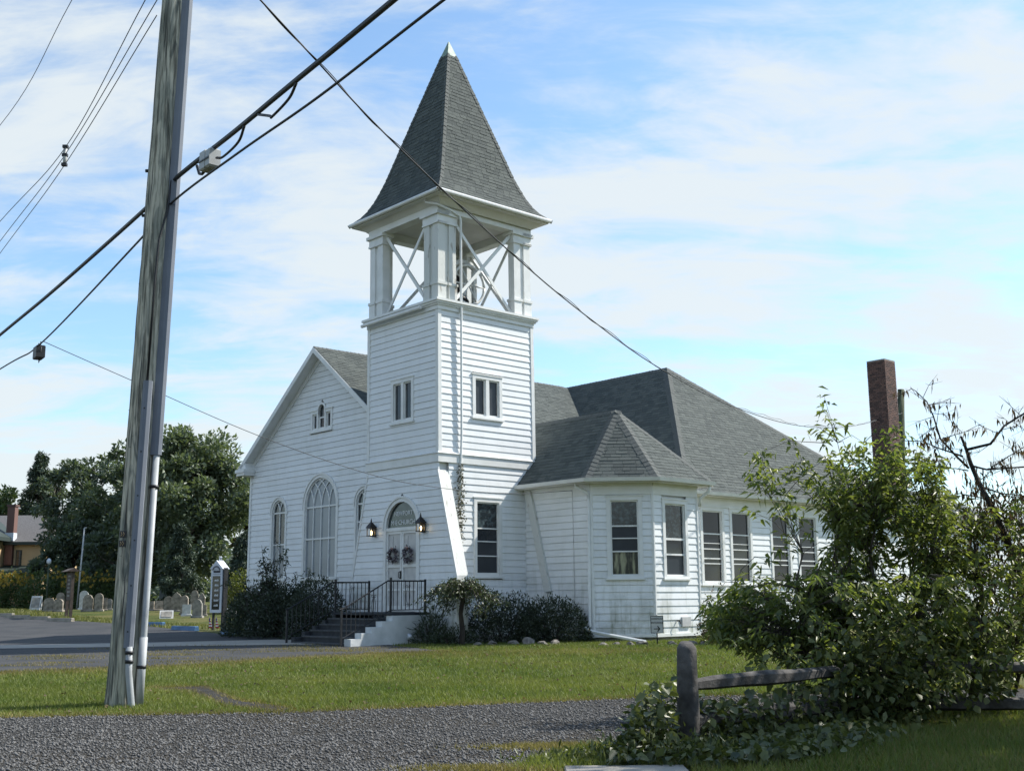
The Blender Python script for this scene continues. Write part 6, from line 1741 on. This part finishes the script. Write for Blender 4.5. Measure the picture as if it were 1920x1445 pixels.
for tgt, kind in targets:
    near = min(allp, key=lambda q: (q-tgt).length + max(0, q.z-tgt.z)*2)
    mid = near.lerp(tgt, .55) + Vector((0, 0, .1))
    b.tube([near, mid, tgt], .0055, 4, .002)
    if kind == 2: allp.append(mid); allp.append(tgt)
    d = (tgt-near).normalized()
    nl = rg.randint(8, 13)
    tone = rg.random()
    for j in range(nl):
        q = tgt + d*(.28*(j/nl-.7)) + Vector((rg.gauss(0, .03), rg.gauss(0, .03), rg.gauss(0, .03)))
        a = rg.uniform(0, 6.283)
        P.append(tuple(q)); D.append((math.cos(a)*.9+d.x*.5, math.sin(a)*.9+d.y*.5, -.25+rg.gauss(0, .35)+d.z*.2)); T.append(min(1, max(0, tone*.6+rg.random()*.4)))
b.build('branches', 'bark', bush, kind='stuff').location = (-4.7, -14.6, 0)
P, D = np.array(P), np.array(D); n = len(P)
k_ = rng.random(n) < 1.1
o = leaves('foliage', P - np.array([4.7, 14.6, 0]), D, .12*rng.uniform(.4, 1.4, n), .046*rng.uniform(.55, 1.3, n), 'leaf_front', bush, droop=.35, rnd=np.array(T))

# broad leaved vines over the fence
vine = thing('fence_vine', 'broad leaved vine smothering the split rail fence and its end post', 'vine', (2.6, 12.1, 0))
P = []; D = []; b = MB(); rg = random.Random(31)
def vine_leaf(p, s=1):
    P.append((p.x-2.6, p.y-12.1, p.z)); D.append((rg.gauss(0, .6), rg.gauss(-.5, .5), rg.gauss(-.25, .5)))
vt = pl([(1150, 1420), (1180, 1330), (1215, 1285), (1240, 1265), (1290, 1290), (1330, 1310), (1400, 1300), (1480, 1290), (1560, 1270), (1620, 1200), (1700, 1150), (1780, 1180), (1860, 1215), (1930, 1260)])
vb = pl([(1140, 1440), (1300, 1442), (1500, 1440), (1600, 1400), (1660, 1360), (1750, 1320), (1930, 1300)])
for k in range(3900):
    px = rg.uniform(1150, 1620) if rg.random() < .78 else rg.uniform(1600, 1900)
    py = vt(px) + (vb(px)-vt(px))*rg.random()**.85
    # depth follows the fence line, a hand's breadth in front of or behind it
    xf = np.interp(px, [1150, 1290, 1620, 1930], [10.75, 11.15, 13.5, 14.1])
    v = px2(px, py, max(11.5, xf) + rg.uniform(0, .4) if (1262 < px < 1325 and py < 1392) else xf + rg.uniform(-.35, .4))
    if v.z < .04:
        gx_, gy_ = on_ground(px, py); v = Vector((gx_, gy_ - rg.random()*.1, .03 + rg.random()*.12))
    vine_leaf(v)
for k in range(1300):
    px = rg.gauss(1650, 95); py = rg.gauss(1300, 75)
    if py > 1425 - max(0, px-1620)*.45: continue
    v = px2(px, py, rg.uniform(12.9, 13.55))
    if v.z < .04: gx_, gy_ = on_ground(px, py); v = Vector((gx_, gy_, .03 + rg.random()*.12))
    vine_leaf(v)
for k in range(26):
    px = rg.uniform(1160, 1640); xf = float(np.interp(px, [1150, 1290, 1620, 1930], [10.75, 11.2, 13.5, 14.1]))
    q0 = px2(px, 1420, xf); q0.z = 0; q1 = px2(px+rg.uniform(-50, 80), float(vt(px))+rg.uniform(5, 60), xf+.1)
    branchy(b, q0-Vector((2.6, 12.1, .05)), q1-Vector((2.6, 12.1, 0)), .008, .004, 6, .2, 4)
b.build('stems', 'bark_dark', vine, kind='stuff')
P, D = np.array(P), np.array(D); n = len(P)
leaves('foliage', P, D, .09*rng.uniform(.4, 1.5, n), .082*rng.uniform(.5, 1.3, n), 'leaf_vine', vine, fold=.12, droop=.12, broad=True)
# weeds at the foot of the end post
weeds = thing('post_weeds', 'low weeds and trailing stems at the foot of the fence post', 'weeds', (1.3, 10.6, 0))
n = 1500; X = rng.normal(size=n)*.5 + .0; Y = rng.normal(size=n)*.16
P = np.stack([X, Y, np.abs(rng.normal(size=n))*.11*np.exp(-(X/.9)**2)], -1)
leaves('foliage', P, rng.normal(size=(n, 3)) + [0, 0, .8], .07*rng.uniform(.5, 1.5, n), .028, 'leaf_vine', weeds)

# half dead tree at the right: bare limbs with hanging brown leaves
dt = thing('dying_tree', 'half dead tree with bare limbs and hanging brown leaves at the fence', 'tree', (6.9, 15.2, 0))
b = MB(); rg = random.Random(41); base = Vector((6.9, 15.2, 0)); P = []; D = []; PG = []; DG = []
def limb(pts, r0, r1, Y=14.9, twig=6):
    v = [px2(px, py, Y + .12*math.sin(px*.07)) - base for px, py in pts]
    b.tube(v, r0*.6, 7, r1*.55)
    for k in range(twig):
        f = rg.uniform(.15, 1)*(len(v)-1); i = min(len(v)-2, int(f)); q = v[i].lerp(v[i+1], f-i)
        d = Vector((rg.gauss(0, .7), rg.gauss(0, .4), rg.gauss(.1, .6))).normalized(); L_ = rg.uniform(.15, .5)
        m_ = q+d*L_*.5+Vector((rg.gauss(0, .03), 0, rg.gauss(0, .03))); e = q+d*L_
        b.tube([q, m_, e], .005, 4, .0015)
        for j in range(3):
            d2 = (d+Vector((rg.gauss(0, .8), rg.gauss(0, .4), rg.gauss(0, .7)))).normalized(); b.tube([m_, m_+d2*rg.uniform(.06, .2)], .003, 3, .0012)
        if rg.random() < .85:
            for j in range(rg.randint(3, 8)):
                w_ = (q.lerp(e, rg.random())) + Vector((rg.gauss(0, .03), rg.gauss(0, .03), 0)); P.append(tuple(w_)); D.append((rg.gauss(0, .3), rg.gauss(0, .3), -1))
trunk_p = [(1965, 1290), (1930, 1150), (1895, 1030), (1862, 954), (1839, 913), (1820, 868), (1812, 843), (1802, 818)]
limb(trunk_p, .10, .03, twig=10)
limb([(1816, 877), (1793, 855), (1763, 822), (1750, 780), (1738, 753), (1717, 733), (1707, 727)], .028, .006, twig=14)
limb([(1812, 843), (1857, 832), (1883, 798), (1920, 775), (1960, 740)], .034, .015, twig=12)
limb([(1767, 822), (1800, 812), (1837, 802)], .011, .004, twig=5)
limb([(1822, 873), (1850, 880), (1920, 875), (1960, 868)], .024, .014, twig=12)
limb([(1860, 875), (1890, 856), (1925, 835)], .014, .008, twig=6)
limb([(1805, 855), (1760, 840), (1730, 827), (1680, 825)], .02, .005, twig=10)
limb([(1815, 882), (1792, 878), (1737, 877)], .016, .005, twig=8)
limb([(1839, 913), (1880, 925), (1930, 930)], .02, .01, twig=10)
limb([(1862, 954), (1900, 985), (1945, 975)], .022, .01, twig=12)
limb([(1850, 935), (1800, 925), (1750, 935)], .014, .005, twig=10)
limb([(1880, 1000), (1850, 1040), (1800, 1075), (1760, 1110)], .02, .006, twig=14)
b.build('trunk', 'bark_dark', dt, True)
for k in range(130):       # brown twiggy mass lower down
    v = px2(rg.uniform(1790, 1950), rg.uniform(915, 1130), rg.uniform(14.7, 15.4)) - base
    for j in range(11): P.append(tuple(v+Vector((rg.gauss(0, .12), rg.gauss(0, .1), rg.gauss(0, .1))))); D.append((rg.gauss(0, .5), rg.gauss(0, .4), -.9))
P, D = np.array(P), np.array(D); n = len(P)
leaves('crown', P, D, .095*rng.uniform(.5, 1.3, n), .028*rng.uniform(.6, 1.3, n), 'leaf_dead', dt, droop=.3)

# roadside tree beyond the right end of the fence, whose shade falls on the verge
tree('shade_tree', 'large roadside tree standing past the end of the split rail fence', 10.5, 11.7, 8.4, 7.6, .3, 'leaf_light', 130, 150, .26, .42, None, seed=51)

# unseen wood added across the road, behind the viewer, for the windows to mirror
X = gF.uniform(-150, 120, 700); C = np.stack([X, -55+gF.uniform(-12, 12, 700), gF.random(700)*(9+2*np.sin(X*.07))], -1)
P, D = clump_leaves(C, gF.uniform(1.2, 2.4, 700), 50, .9)
tag(leaves('added_reflection_wood', P, D, .95, .65, 'leaf_dark'), 'unseen dark belt of woodland added across the road for window reflections', 'woodland', kind='stuff')
